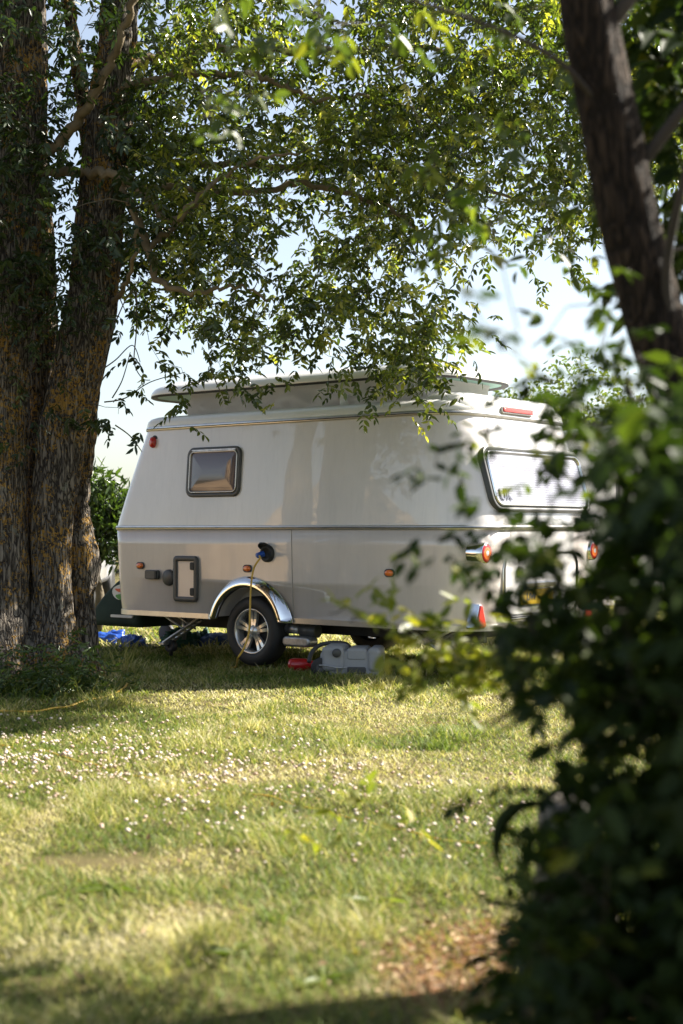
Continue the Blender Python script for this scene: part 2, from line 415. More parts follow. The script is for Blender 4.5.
def sprays(C, per, rach, ll, lw, down=.5, pairs=4, jitter=.08):
    """pinnate sprays round the points C -> arrays for leaves()"""
    B = np.repeat(C, per, 0) + rng.normal(0, jitter, (len(C) * per, 3)); m = len(B)
    Rd = rng.normal(0, 1, (m, 3)); Rd[:, 2] = Rd[:, 2] * .5 - down; Rd = unit(Rd)
    side = unit(np.cross(Rd, np.array([0, 0, 1.0]) + rng.normal(0, .25, (m, 3))))
    P, D, N = [], [], []
    up = unit(np.cross(side, Rd)); rl = rach * rng.uniform(.6, 1.2, (m, 1))
    for k in range(pairs * 2 + 1):
        if k == pairs * 2: t, s = 1.0, 0.0
        else: t = (k // 2 + 1) / (pairs + .5); s = 1.0 if k % 2 else -1.0
        P.append(B + Rd * rl * t + np.array([0, 0, -.25]) * rl * t * t)
        dd = Rd * (.55 if s else 1) + side * s * .8 + rng.normal(0, .22, (m, 3)); dd[:, 2] -= .25
        D.append(dd); N.append(up + rng.normal(0, .45, (m, 3)))
    P, D, N = np.concatenate(P), np.concatenate(D), np.concatenate(N); n = len(P)
    base = np.tile(rng.beta(1.6, 2.2, m), pairs * 2 + 1)
    return P, D, N, ll * rng.uniform(.7, 1.3, n), lw * rng.uniform(.75, 1.25, n), np.clip(base + rng.normal(0, .12, n), 0, 1)

def in_poly(x, y, poly):
    c = np.zeros(len(x), bool); n = len(poly); j = n - 1
    for i in range(n):
        xi, yi = poly[i]; xj, yj = poly[j]
        if yi != yj:
            k = ((yi > y) != (yj > y)) & (x < (xj - xi) * (y - yi) / (yj - yi) + xi); c ^= k
        j = i
    return c

def fill_poly(poly, n, d0, d1, clump=60, seed=31, thr=.32):
    xs_ = [p[0] for p in poly]; ys_ = [p[1] for p in poly]; out = []
    tot = 0
    while tot < n:
        m = n * 2
        x = rng.uniform(min(xs_), max(xs_), m); y = rng.uniform(min(ys_), max(ys_), m); d = rng.uniform(d0, d1, m)
        k = in_poly(x, y, poly) & ((vnoise(x + d * 40, y - d * 23, clump, seed) * .65 + vnoise(x + d * 90, y, clump * .4, seed + 1) * .35) > thr)
        x, y, d = x[k], y[k], d[k]
        out.append(np.stack([(x - 341.5) / F_PX * d, d, CAM_H + (HOR - y) / F_PX * d], 1)); tot += len(x)
    return np.concatenate(out)[:n]

def grow(mb, nodes, rads, targets, sides=4, sag=.05, rmin=.0022, kshr=.62, maxr=.03, step=.22):
    """connect every target to the nearest node, nearest targets first; adds nodes as it goes"""
    N0 = np.array(nodes, float); Rr = list(rads)
    d = np.array([np.min(np.linalg.norm(N0 - t, axis=1)) for t in targets]); order = np.argsort(d)
    cap_ = len(N0) + len(targets) * 40; A = np.zeros((cap_, 3)); A[:len(N0)] = N0; RA = np.zeros(cap_); RA[:len(N0)] = Rr; m = len(N0)
    for i in order:
        t = targets[i]; dist = np.linalg.norm(A[:m] - t, axis=1) + (RA[:m] < .004) * .04
        j = int(np.argmin(dist)); a = A[j].copy(); dl = np.linalg.norm(t - a)
        if dl < 1e-3: continue
        k = max(2, min(38, int(dl / step) + 1)); r0 = min(RA[j] * kshr, maxr, .004 + dl * .010); r0 = max(r0, rmin)
        off = rng.normal(0, .10 * dl, 3); pts = []; rs = []
        for q in range(k + 1):
            u = q / k; p = a * (1 - u) + t * u + off * math.sin(PI * u) * .9 + np.array([0, 0, sag * dl * math.sin(PI * u)])
            if 0 < q < k: p = p + rng.normal(0, .012, 3)
            pts.append(p); rs.append(r0 * (1 - u) + rmin * .7 * u)
        mb.tube(pts, rs, sides, cap=False)
        for q in range(1, k + 1):
            A[m] = pts[q]; RA[m] = rs[q]; m += 1
    return A[:m], RA[:m]

# ================================================================== path and far vegetation
def strip(name, x0, x1, y0, y1, z, mat):
    o = MB().add([(x0, y0, z), (x1, y0, z), (x1, y1, z), (x0, y1, z)], [(0, 1, 2, 3)]).build(name, mat); tag(o, kind='structure'); return o
M['gravel'] = flat('gravel', (.33, .29, .27), .95, var=.3, scale=30, bump=.3)
M['kerb'] = flat('pale_kerb', (.55, .53, .48), .9, var=.2, scale=5)
strip('path', -40, 40, 21.2, 24.2, .045, M['gravel'])
k = MB().box((0, 24.3, .06), (80, .15, .12)).build('kerb', M['kerb'], bevel=.02); tag(k, kind='structure')

def crown_tree(name, c, rx, rz, zc, n, ll, lw, mat, label, cat='tree', trunk_r=.12, group=None, lobes=9, seed=0, ry=None):
    ry = ry or rx
    t = empty(name, (c[0], c[1], 0)); tag(t, label, cat, group)
    lrng = np.random.default_rng(100 + seed)
    L = []
    for i in range(lobes):
        v = lrng.normal(0, 1, 3); v /= np.linalg.norm(v); q = lrng.uniform(.25, .75)
        L.append((v[0] * rx * q, v[1] * ry * q, zc + v[2] * rz * q, lrng.uniform(.32, .55)))
    P = []
    for (lx, ly, lz, s) in L:
        m = n // lobes; v = unit(lrng.normal(0, 1, (m, 3))); q = lrng.uniform(.35, 1.06, (m, 1)) ** .6
        P.append(np.array([lx, ly, lz]) + v * q * np.array([rx * s, ry * s, rz * s]) + lrng.normal(0, .05 * rx, (m, 3)))
    P = np.concatenate(P); P = P[P[:, 2] > .08]; m = len(P)
    D = lrng.normal(0, 1, (m, 3)); D[:, 2] -= .35; N = lrng.normal(0, 1, (m, 3)); N[:, 2] += .5
    leaves('crown', P, D, N, ll * lrng.uniform(.6, 1.3, m), lw * lrng.uniform(.7, 1.2, m), np.clip(lrng.beta(1.6, 2.4, m), 0, 1), mat, t)
    mb = MB(); mb.tube([(0, 0, -.1), (.04, 0, zc * .35), (-.05, .03, zc * .7), (0, 0, zc)], [trunk_r * 1.3, trunk_r, trunk_r * .8, trunk_r * .4], 10)
    for (lx, ly, lz, s) in L:
        z0 = zc * random.uniform(.3, .8); mb.tube([(0, 0, z0), (lx * .5, ly * .5, (z0 + lz) / 2 + .1), (lx, ly, lz)], [trunk_r * .45, trunk_r * .3, trunk_r * .1], 6)
    mb.build('trunk', M['twig'], t); return t

p = at(560, 500, 20); crown_tree('hedge_tree', (p.x, 20.0), 1.55, 1.55, 1.95, 15000, .085, .05, M['sunlit'], 'bushy yellow green tree behind the rear of the silver caravan', lobes=16, seed=1)
p = at(640, 500, 18); crown_tree('hedge_tree', (p.x, 19.0), 1.3, 1.45, 1.75, 11000, .085, .05, M['sunlit'], 'sunlit green tree at the right edge behind the other caravan', lobes=14, seed=2)
p = at(95, 520, 16.5); crown_tree('laurel_shrub', (p.x + .02, 16.5), .50, .85, 1.22, 2600, .13, .045, M['laurel'], 'glossy leaved shrub between the big tree trunk and the caravan front', 'shrub', .05, lobes=9, seed=3)
far = [(-14, 'far dark green tree beyond the left end of the path'), (-8.6, 'far dark green tree beyond the parked van'), (-4.7, 'far green tree peeping out left of the caravan front'),
       (.5, 'far tree directly behind the raised caravan roof'), (5.5, 'far tree beyond the yellow green hedge tree'), (11, 'far tree beyond the right end of the path')]
for i, (x, lb) in enumerate(far):
    crown_tree('hedge_tree', (x, 36 + (i % 3) * 1.5), 3.4, 1.35 , 1.2, 3500, .22, .13, M['ash_dark'], lb, group='trees beyond the path', lobes=12, seed=10 + i)

# ================================================================== caravan
cv_M = dict(
    upper=None, lower=None)
def panel_paint(name, col, rough, metal, coat=1.0, wav=.03):
    t = NT(name); c = t.tc()
    f = t.noise(3, 4, c); dirt = t.noise(1.6, 6, t.mapping(c, (1, 1, .35)), .7)
    stk = t.noise(5, 5, t.mapping(c, (5, 5, .35)), .75); stm = t.ramp(stk, [(.52, (0, 0, 0)), (.72, (1, 1, 1))])
    cc = t.mix(.35, col, t.ramp(dirt, [(.35, tuple(x * .72 for x in col)), (.65, tuple(min(1, x * 1.06) for x in col))]))
    cc = t.mix(t.math('MULTIPLY', stm, .18), cc, tuple(x * .62 for x in col)); t.l(cc, t.p.inputs['Base Color']); t.p.inputs['Metallic'].default_value = metal
    t.p.inputs['Roughness'].default_value = rough; t.p.inputs['Coat Weight'].default_value = coat; t.p.inputs['Coat Roughness'].default_value = .02
    b = t.n('ShaderNodeBump', Strength=.16, Distance=wav); t.l(t.noise(1.5, 2, c), b.inputs['Height'])
    t.l(b.outputs[0], t.p.inputs['Normal']); t.l(b.outputs[0], t.p.inputs['Coat Normal'])
    return t.m
M['cv_up'] = panel_paint('silver_white_panel', (.72, .675, .655), .28, .0)
M['cv_lo'] = panel_paint('champagne_panel', (.64, .58, .545), .28, .0)
M['cv_rear'] = panel_paint('rear_silver_panel', (.62, .61, .61), .30, .10)
M['roofw'] = flat('gelcoat_white', (.72, .71, .68), .3, coat=.5, var=.04)
M['alu'] = flat('brushed_aluminium', (.62, .60, .57), .32, metal=.9, var=.08)
M['chrome'] = flat('chrome', (.82, .82, .82), .07, metal=1.0, var=.03)
M['rubber'] = flat('black_rubber', (.018, .018, .018), .6, var=.3)
M['plastic'] = flat('dark_grey_plastic', (.055, .055, .055), .42, var=.2)
M['chassis'] = flat('chassis_black', (.02, .02, .021), .6, var=.4)
M['galv'] = flat('galvanised_steel', (.42, .42, .43), .38, metal=.8, var=.25, scale=30)
M['lens_r'] = flat('red_lens', (.55, .015, .012), .12, coat=1, var=.05)
M['lens_o'] = flat('amber_lens', (.75, .16, .02), .15, coat=1, var=.05)
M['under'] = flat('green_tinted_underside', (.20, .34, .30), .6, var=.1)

CX, CY = 0.088, 12.86
FA = math.atan2(.613, -.79)
Fv = Vector((math.cos(FA), math.sin(FA), 0)); Lv = Vector((-math.sin(FA), math.cos(FA), 0))
caravan = empty('caravan', (CX, CY, 0), FA)
tag(caravan, 'silver and champagne touring caravan with raised pop top roof beside the big tree', 'caravan')

def lerp(a, b, t): return a + (b - a) * t
def prof(z):
    """rear x, front x, half width at height z"""
    if z <= 1.2:
        t = max(0, (z - .42) / .78); return lerp(-1.925, -1.98, t ** .6), lerp(2.07, 2.11, t ** .6), lerp(.965, 1.0, t ** .6)
    t = (z - 1.2) / .92; return -1.98 + .25 * t ** 1.15, 2.11 - .34 * t ** 1.05, 1.0 - .075 * t ** 1.2
def plan(z, off=0.0, rr_=.36, rf=.20, nc=12):
    x0, x1, hw = prof(min(z, 2.12)); x0 -= off; x1 += off; hw += off; rr_ = rr_ + off; rf = rf + off; out = []
    for cx, cy, a0, r in ((x1 - rf, hw - rf, 0, rf), (x0 + rr_, hw - rr_, 90, rr_), (x0 + rr_, -hw + rr_, 180, rr_), (x1 - rf, -hw + rf, 270, rf)):
        for k in range(nc + 1):
            a = R(a0 + 90 * k / nc); yy = cy + r * math.sin(a); out.append(Vector((cx + r * math.cos(a), yy * (1.11 if yy < 0 else 1), z)))
    return out
def densify(L, mx=.12):
    out = []
    for i, p in enumerate(L):
        q = L[(i + 1) % len(L)]; d = (q - p).length; k = max(1, round(d / mx))
        out += [p.lerp(q, j / k) for j in range(k)]
    return out
def local_ray(px, py):
    o = Vector((0 - CX, 0 - CY, CAM_H)); d = Vector(((px - 341.5) / F_PX, 1, (HOR - py) / F_PX))
    f = lambda v: Vector((v.x * Fv.x + v.y * Fv.y, v.x * Lv.x + v.y * Lv.y, v.z)); return f(o), f(d)
def on_side(px, py):
    o, d = local_ray(px, py); z = 1.2
    for _ in range(12):
        hw = prof(min(max(z, .42), 2.12))[2]; t = (hw - o.y) / d.y; p = o + d * t; z = p.z
    return p
def on_rear(px, py):
    o, d = local_ray(px, py); z = 1.2
    for _ in range(12):
        x0 = prof(min(max(z, .42), 2.12))[0]; t = (x0 - o.x) / d.x; p = o + d * t; z = p.z
    return p
WX = on_side(250, 632).x      # wheel axle along the body
WZ = .305

def boolean_cut(o, cutters):
    for c in cutters:
        m = o.modifiers.new('cut', 'BOOLEAN'); m.operation = 'DIFFERENCE'; m.object = c; m.solver = 'EXACT'
    dg = bpy.context.evaluated_depsgraph_get(); dg.update()
    me = bpy.data.meshes.new_from_object(o.evaluated_get(dg)); o.modifiers.clear(); o.data = me
    for c in cutters: bpy.data.objects.remove(c, do_unlink=True)

# lower wall, with the wheel wells cut in
loops = [densify(plan(.435, -.03))] + [densify(plan(.42 + .0 , 0))]
zs = [.42, .45, .52, .62, .75, .9, 1.05, 1.193]
base_n = len(plan(.6))
def zloops(zs, off=0.0): return [plan(z, off) for z in zs]
mb = MB(); mb.rings(zloops(zs), True, True, True)
lower = mb.build('lower_wall', M['cv_lo'])
cuts = []
for sgn in (1, -1):
    cm = MB(); cm.lathe([(-.17, 0.0001), (-.17, .385), (.17, .385), (.17, .0001)], (WX, sgn * .93, WZ + .01), (0, 1, 0), 48, False)
    c = cm.build('cutter', M['chassis']); cuts.append(c)
boolean_cut(lower, cuts)
lower.parent = caravan
mb = MB(); mb.rings(zloops([1.207, 1.3, 1.45, 1.6, 1.75, 1.9, 2.02, 2.118]), True, False, False)
mb.build('upper_wall', M['cv_up'], caravan)
for nm, za, zb, px in (('panel_seam', .45, 1.185, 292),):
    xs_ = on_side(px, 560 if zb < 1.2 else 460).x; mb = MB(); q_ = [za + (zb - za) * k / 8 for k in range(9)]
    mb.rings([[Vector((xs_ - .004, prof(z)[2] + .0005, z)), Vector((xs_ - .002, prof(z)[2] + .003, z)), Vector((xs_ + .002, prof(z)[2] + .003, z)), Vector((xs_ + .004, prof(z)[2] + .0005, z))] for z in q_], False, closed=False)
    mb.build(nm, flat('dark_joint', (.24, .22, .20), .5), caravan)  # thin dark strip marking the joint between side panels
# rear faces use a brighter skin: thin rear panels proud of the wall
mb = MB()
for zz in ([.47, .6, .8, 1.0, 1.17], [1.23, 1.45, 1.7, 1.95, 2.09]):
    lp = []
    for z in zz:
        x0, x1, hw = prof(z); lp.append([Vector((x0 - .0025, y, z)) for y in (.52, .25, 0, -.25, -.52)])
    mb.rings(lp, True, closed=False)
mb.build('rear_skin', M['cv_rear'], caravan)

def band(z0, z1, off, mat, name, prof_=None, b=.006):
    mb = MB(); mb.rings([plan(z0, -.002), plan(z0, off - b), plan(z0 + b, off), plan(z1 - b, off), plan(z1, off - b), plan(z1, -.002)], True)
    return mb.build(name, mat, caravan)
band(1.185, 1.222, .014, M['alu'], 'belt_trim')
band(1.2, 1.207, .0165, M['rubber'], 'belt_seal', b=.001)
band(2.095, 2.135, .018, M['alu'], 'roof_rail')
band(2.108, 2.116, .0205, M['rubber'], 'rail_seal', b=.001)

# bottom trim with a gap over each wheel
mb = MB(); n_arc = plan(.425, 0.012)
full = densify(n_arc, .06)
segs = []; cur = []
for p in full + full[:1]:
    if abs(p.x - WX) < .445 and abs(p.y) > .8:
        if len(cur) > 1: segs.append(cur)
        cur = []
    else: cur.append(p)
if len(cur) > 1: segs.append(cur)
for s_ in segs:
    loopsb = []
    for p in s_:
        c2 = Vector((p.x, p.y, 0)).normalized() * .018
        loopsb.append([Vector((p.x, p.y, .395)) - c2, Vector((p.x, p.y, .395)), Vector((p.x, p.y, .44)), Vector((p.x, p.y, .44)) - c2])
    mb.rings(loopsb, False, True, True)
mb.build('bottom_trim', M['alu'], caravan)

# roof shell
mb = MB()
L0 = [plan(2.12, .012), plan(2.15, .012), plan(2.175, .004), plan(2.20, -.022), plan(2.218, -.07), plan(2.232, -.16), plan(2.24, -.28)]
L0 = [[Vector((p.x, p.y, z)) for p in L] for L, z in zip(L0, (2.135, 2.155, 2.18, 2.205, 2.222, 2.236, 2.243))]
mb.rings(L0, True, False, True)
mb.build('roof', M['roofw'], caravan)
# rear roof spoiler with the high brake light
def xhull(x0, x1, hw, z0, z1, r, name, mat, inset=.08):
    mb = MB(); cx = (x0 + x1) / 2
    def L(i, z): return [Vector((cx + x, y, z)) for x, y in rr(x1 - x0 - 2 * i, 2 * hw - 2 * i, max(r - i, .02), 8)]
    mb.rings([L(0, z0), L(0, z0 + (z1 - z0) * .35), L(inset * .25, z0 + (z1 - z0) * .75), L(inset * .6, z1 - .006), L(inset, z1)], True, False, True)
    return mb.build(name, mat, caravan)
xhull(-1.745, -1.22, .84, 2.13, 2.285, .28, 'roof_spoiler', M['roofw'], .14)

# pop-top lid
LXC, LXL, LW = .34, 3.52, 1.46
def lidL(i, z, z_t=0.0): return [Vector((LXC + x, y, z)) for x, y in rr(LXL - 2 * i, LW - 2 * i, max(.48 - i, .03), 14)]
mb = MB(); mb.rings([lidL(.0, 2.452), lidL(-.004, 2.465), lidL(.006, 2.485), lidL(.03, 2.515), lidL(.09, 2.55), lidL(.20, 2.58), lidL(.34, 2.598), lidL(.52, 2.61)], True, False, True)
mb.build('pop_top_lid', M['roofw'], caravan)
mb = MB(); mb.rings([lidL(.06, 2.445), lidL(.012, 2.432), lidL(-.002, 2.438), lidL(-.002, 2.452)], True); mb.build('lid_seal', M['rubber'], caravan)
mb = MB(); mb.rings([lidL(.05, 2.447), lidL(.25, 2.455)], True, False, True); mb.build('lid_underside', M['under'], caravan)
# canvas bellows
tcv = NT('grey_canvas'); c = tcv.tc()
tcv.l(tcv.ramp(tcv.noise(5, 5, c), [(.3, (.58, .56, .55)), (.7, (.70, .68, .67))]), tcv.p.inputs['Base Color']); tcv.p.inputs['Roughness'].default_value = .9
tcv.bump(tcv.noise(18, 4, c), .4)
trc = tcv.t.nodes.new('ShaderNodeBsdfTranslucent'); trc.inputs[0].default_value = (.75, .72, .70, 1); mxc = tcv.n('ShaderNodeMixShader'); mxc.inputs[0].default_value = .55
tcv.l(tcv.p.outputs[0], mxc.inputs[1]); tcv.l(trc.outputs[0], mxc.inputs[2]); tcv.l(mxc.outputs[0], tcv.out.inputs[0])
per = densify([Vector((.18 + x, y, 0)) for x, y in rr(2.74, 1.22, .22, 8)], .025)
lp = []
for q in range(11):
    t = q / 10; z = 2.235 + .215 * t; row = []
    for i, p in enumerate(per):
        dn = mn.noise(Vector((p.x * 3.2, p.y * 3.2, z * 5))) * .055 + mn.noise(Vector((p.x * 9, p.y * 9, z * 7 + 4))) * .034
        bul = -.03 * math.sin(PI * t); c2 = Vector((p.x - .16, p.y, 0)).normalized()
        pl = abs(math.sin(i * .025 * 6.5 + 2.2 * mn.noise(Vector((i * .04, t * 1.5, 2))) + t)) * .05 + abs(math.sin(i * .025 * 15 - t * 2.5 + mn.noise(Vector((i * .03, t * 2, 8))))) * .018
        row.append(Vector((p.x, p.y, z)) + c2 * (bul + (dn + pl) * math.sin(PI * min(1, t * 1.1 + .05))))
    lp.append(row)
mb = MB(); mb.rings(lp, True); mb.build('canvas_bellows', tcv.m, caravan)
q = at(318, 405, 11.75); lq = Vector(((q.x - CX) * Fv.x + (q.y - CY) * Fv.y, .70, 0))
mb = MB(); mb.lathe([(0, .05), (.012, .05), (.015, .036), (.075, .034), (.082, .045), (.10, .045), (.105, .02), (.105, .0001)], (lq.x, .70, 2.225), (0, 0, 1), 20); mb.build('roof_vent', M['roofw'], caravan)

# --- side fittings
SU, SN = Vector((-1, 0, 0)), Vector((0, 1, 0)); Z = Vector((0, 0, 1))
a, b, t_, u_ = on_side(188, 471), on_side(241.5, 471), on_side(215, 447), on_side(215, 497)
wc = Vector(((a.x + b.x) / 2, on_side(215, 472).y, (t_.z + u_.z) / 2)); ww, wh = abs(a.x - b.x), t_.z - u_.z
V_up = Vector((0, -.075, 1)).normalized(); N_up = Vector((0, 1, .075)).normalized()
M['glass'] = (lambda t: t.m)(NT('tinted_acrylic')); g_ = M['glass'].node_tree.nodes['Principled BSDF']
g_.inputs['Base Color'].default_value = (.13, .105, .12, 1); g_.inputs['Roughness'].default_value = .06; g_.inputs['Coat Weight'].default_value = .3; g_.inputs['Specular IOR Level'].default_value = .6
win = frame(MB(), wc, SU, V_up, N_up, ww, wh, .075, .035, .022).build('side_window', M['plastic'], caravan)
plate(MB(), wc, SU, V_up, N_up, ww - .072, wh - .072, .045, .014, crown=.022).build('pane', M['glass'], win)
frame(MB(), wc, SU, V_up, N_up, ww - .075, wh - .075, .045, .008, .030, b=.002).build('pane_rim', M['alu'], win)
plate(MB(), wc + V_up * (wh / 2 - .028), SU, V_up, N_up, ww - .12, .016, .006, .028, .002).build('hinge_rail', M['galv'], win)

# service door
a, b, t_, u_ = on_side(175.5, 578), on_side(199.5, 578), on_side(187, 556), on_side(187, 601.5)
dc = Vector(((a.x + b.x) / 2, .998, (t_.z + u_.z) / 2)); dw, dh = abs(a.x - b.x), t_.z - u_.z
sdoor = plate(MB(), dc, SU, Z, SN, dw - .05, dh - .05, .02, .006, .002).build('service_door', M['cv_lo'], caravan)
frame(MB(), dc, SU, Z, SN, dw, dh, .04, .045, .022).build('door_frame', M['plastic'], sdoor)
for s_ in (1, -1):
    plate(MB(), dc + SU * (dw / 2 - .06) + Z * s_ * (dh * .28), SU, Z, SN, .05, .07, .015, .026, .004).build('latch', M['rubber'], sdoor)
# water filler, round cap
p = on_side(154, 574.5); fl = plate(MB(), (p.x, .995, p.z), SU, Z, SN, .17, .085, .02, .03, .006).build('water_filler', M['plastic'], caravan)
plate(MB(), (p.x - .06, .995, p.z), SU, Z, SN, .03, .07, .01, .04, .004).build('filler_latch', M['rubber'], fl)
p = on_side(170, 577.5); MB().lathe([(0, .075), (.018, .072), (.026, .06), (.028, .0001)], (p.x, .995, p.z), SN, 28).build('round_cap', M['plastic'], caravan)
# marker lights
for (px, py) in ((141, 565.5), (248, 568.5), (390, 573)):
    p = on_side(px, py); mb = MB()
    mb.rings([[Vector((p.x + .042 * s_ * math.cos(k * PI / 10), .995 + dy, p.z + .026 * s_ * math.sin(k * PI / 10))) for k in range(20)] for s_, dy in ((1, 0), (1, .012), (.8, .022), (.3, .026))], True, False, True)
    ml = mb.build('marker_light', M['lens_o'], caravan)
    frame(MB(), (p.x, .993, p.z), SU, Z, SN, .10, .066, .033, .009, .012, b=.002).build('marker_rim', M['plastic'], ml)
# red clearance lamp high at the front
p = on_side(152, 442.5); mb = MB(); O = Vector((p.x - .02, p.y - .015, p.z))
mb.rings([[O + Vector((.034 * s_ * math.cos(k * PI / 10), dy, .052 * s_ * math.sin(k * PI / 10))) for k in range(20)] for s_, dy in ((1, 0), (1, .03), (.85, .05), (.4, .06))], True, False, True)
cl = mb.build('clearance_light', M['lens_r'], caravan)
plate(MB(), O + Vector((-.01, 0, 0)), SU, Z, SN, .085, .13, .04, .012, .003).build('lamp_base', M['rubber'], cl)
# power inlet
p = on_side(268, 553.5); INL = Vector((p.x, p.y, p.z))
inl = MB().lathe([(0, .075), (.02, .074), (.03, .062), (.03, .045), (.012, .04), (.012, .0001)], (p.x, .995, p.z), SN, 28).build('power_inlet', M['rubber'], caravan)
lidU = Vector((0, .75, .66)).normalized(); lidN = Vector((0, -.66, .75)).normalized()
plate(MB(), Vector((p.x + .01, 1.035, p.z + .05)), SU, lidU, lidN, .12, .10, .05, .02, .004).build('inlet_lid', M['rubber'], inl)

# wheels
def wheel(sgn):
    y = sgn * .955; A = Vector((0, sgn, 0)); O = Vector((WX, sgn * .86, WZ))
    wh_ = empty('wheel', O, 0, caravan)
    t = MB().lathe([(-.085, .19), (-.09, .21), (-.095, .25), (-.085, .285), (-.06, .302), (.06, .302), (.085, .288), (.097, .255), (.095, .22), (.088, .196), (.07, .188)], (0, 0, 0), A, 56)
    tyre = t.build('tyre', M['rubber'], wh_)
    mb = MB(); mb.lathe([(.07, .192), (.088, .198), (.092, .19), (.08, .178), (.03, .172), (-.06, .168)], (0, 0, 0), A, 56)
    mb.build('rim', M['rim'], wh_)
    mb = MB()
    for k in range(5):
        th = 2 * PI * k / 5 + .35
        er = Vector((math.cos(th), 0, math.sin(th))); et = Vector((-math.sin(th), 0, math.cos(th)))
        for s_ in (1, -1):
            pts = []
            for q in range(7):
                u = q / 6; r = .028 + .150 * u; sp = (.010 + .024 * max(0, u - .1) ** 1.1) * s_; wd = .0115 + .004 * u
                c = er * r + et * sp; dep = .070 - .035 * math.sin(u * PI) * .3 + .006 * u
                pts.append([c + et * wd + A * dep, c - et * wd + A * dep, c - et * (wd + .004) + A * (dep - .025), c + et * (wd + .004) + A * (dep - .025)])
            mb.rings(pts, False, True, True)
    mb.lathe([(.03, .055), (.066, .052), (.07, .04), (.078, .034), (.08, .0001)], (0, 0, 0), A, 28)
    mb.build('spokes', M['rim'], wh_)
    MB().lathe([(-.02, .165), (.0, .165), (.005, .0001)], (0, 0, 0), A, 32).build('brake_drum', M['chassis'], wh_)
M['rim'] = flat('alloy_rim', (.62, .61, .59), .25, metal=.7, coat=.4, var=.08)
wheel(1); wheel(-1)
for sgn in (1, -1):
    mb = MB(); lp = []
    for k in range(37):
        th = R(-6 + 192 * k / 36); c, s_ = math.cos(th), math.sin(th)
        flare = 1 + .10 * max(0, -c) ** 3
        row = []
        for r, y in ((.368, .985), (.375, 1.035), (.392, 1.048), (.43, 1.034), (.462 * flare, 1.004), (.468 * flare, .99)):
            row.append(Vector((WX + r * c, sgn * y, max(WZ + .01 + r * s_, .40))))
        lp.append(row)
    mb.rings(lp, True, closed=False); mb.build('wheel_arch', M['chrome'], caravan)

# chassis
mb = MB()
for y in (-.52, .52): mb.box((0, y, .345), (3.5, .05, .13))
for x in (-1.6, -.7, 1.0, 1.7): mb.box((x, 0, .35), (.05, 1.04, .09))
mb.build('chassis', M['chassis'], caravan, bevel=.006)
MB().tube([(WX, -.78, .30), (WX, .78, .30)], .045, 14).build('axle', M['chassis'], caravan)
# caravan mover: motor tube and roller behind the near wheel
p = on_side(289, 641); mb = MB()
def mv(name, pts, r, mat, n=18): return MB().tube(pts, r, n).build(name, mat, caravan)
mx_ = p.x
mover = mv('mover_motor', [(mx_ + .14, .82, .335), (mx_ - .02, .82, .33)], .038, M['galv'])
a_ = MB().tube([(mx_ - .02, .82, .33), (mx_ - .2, .82, .325)], .055, 18).build('mover_roller', M['plastic'], caravan)
plate(MB(), (mx_ - .03, .80, .235), SU, Z, SN, .30, .09, .04, .12, .02).build('mover_housing', M['galv'], caravan)
# corner steadies
def steady(x, y, sx):
    e = empty('corner_steady', (x, y, .40), 0, caravan)
    mb = MB(); L_, D_ = .50, -.27
    for s_ in (-.05, .05):
        mb.tube([(0, s_, 0), (sx * L_, s_, D_)], .017, 6)
    for q in range(0, 8):
        c = Vector((sx * L_ * q / 7, 0, D_ * q / 7)); mb.box(c, (.018, .10, .018))
    mb.box((sx * L_, 0, D_ - .005), (.07, .15, .022))
    mb.build('lattice_leg', M['galv'], e, bevel=.003)
    mb = MB()
    for s_ in (-.075, .075): mb.tube([(sx * .52, s_, .02), (sx * .20, s_, -.13)], .012, 8)
    mb.tube([(sx * .36, -.09, -.02), (sx * .36, -.09, -.24)], .02, 8); mb.build('strut', M['galv'], e)
    mb = MB(); mb.lathe([(-.02, .02), (-.03, .055), (.03, .055), (.02, .02)], (sx * .46, -.02, D_ - .03), (0, 1, 0), 20); mb.tube([(sx * .46, -.02, D_), (sx * .46, -.02, -.39)], .018, 8); mb.build('foot_plate', M['chassis'], e)
steady(1.12, .72, 1); steady(1.12, -.72, 1); steady(-1.15, .72, -1); steady(-1.15, -.72, -1)
# drawbar, jockey wheel
mb = MB()
for y in (-.5, .5): mb.tube([(1.9, y, .38), (3.0, 0, .40)], .04, 6)
mb.build('drawbar', M['galv'], caravan)
jk = MB().tube([(2.75, -.2, .85), (2.75, -.2, .20)], .02, 12).build('jockey_post', M['galv'], caravan)
MB().lathe([(-.03, .0001), (-.03, .085), (-.02, .1), (.02, .1), (.03, .085), (.03, .0001)], (2.75, -.42, .10), (0, 1, 0), 24).build('jockey_wheel', M['rubber'], caravan)

# --- rear fittings
RU, RN = Vector((0, -1, 0)), Vector((-1, 0, 0))
a, b = on_rear(485, 478), on_rear(592, 478); t_, u_ = on_rear(530, 440), on_rear(530, 514)
slope = (prof(1.95)[0] - prof(1.35)[0]) / .6
V_r = Vector((slope, 0, 1)).normalized(); N_r = Vector((-1, 0, slope)).normalized()
tz, bz = 1.86, 1.32; rc = Vector((prof((tz + bz) / 2)[0] - .004, -.06, (tz + bz) / 2)); rw_, rh_ = 1.60, (tz - bz)
rwn = frame(MB(), rc, RU, V_r, N_r, rw_, rh_, .12, .030, .022, n0=-.05).build('rear_window', M['plastic'], caravan)
tb2 = NT('pleated_blind_pane'); wv = tb2.n('ShaderNodeTexWave', Scale=16, bands_direction='Z'); tb2.l(tb2.tc(), wv.inputs['Vector'])
tb2.l(tb2.ramp(wv.outputs['Fac'], [(0, (.20, .20, .25)), (1, (.34, .34, .40))]), tb2.p.inputs['Base Color']); tb2.p.inputs['Roughness'].default_value = .3; tb2.p.inputs['Coat Weight'].default_value = 1; tb2.p.inputs['Coat Roughness'].default_value = .05
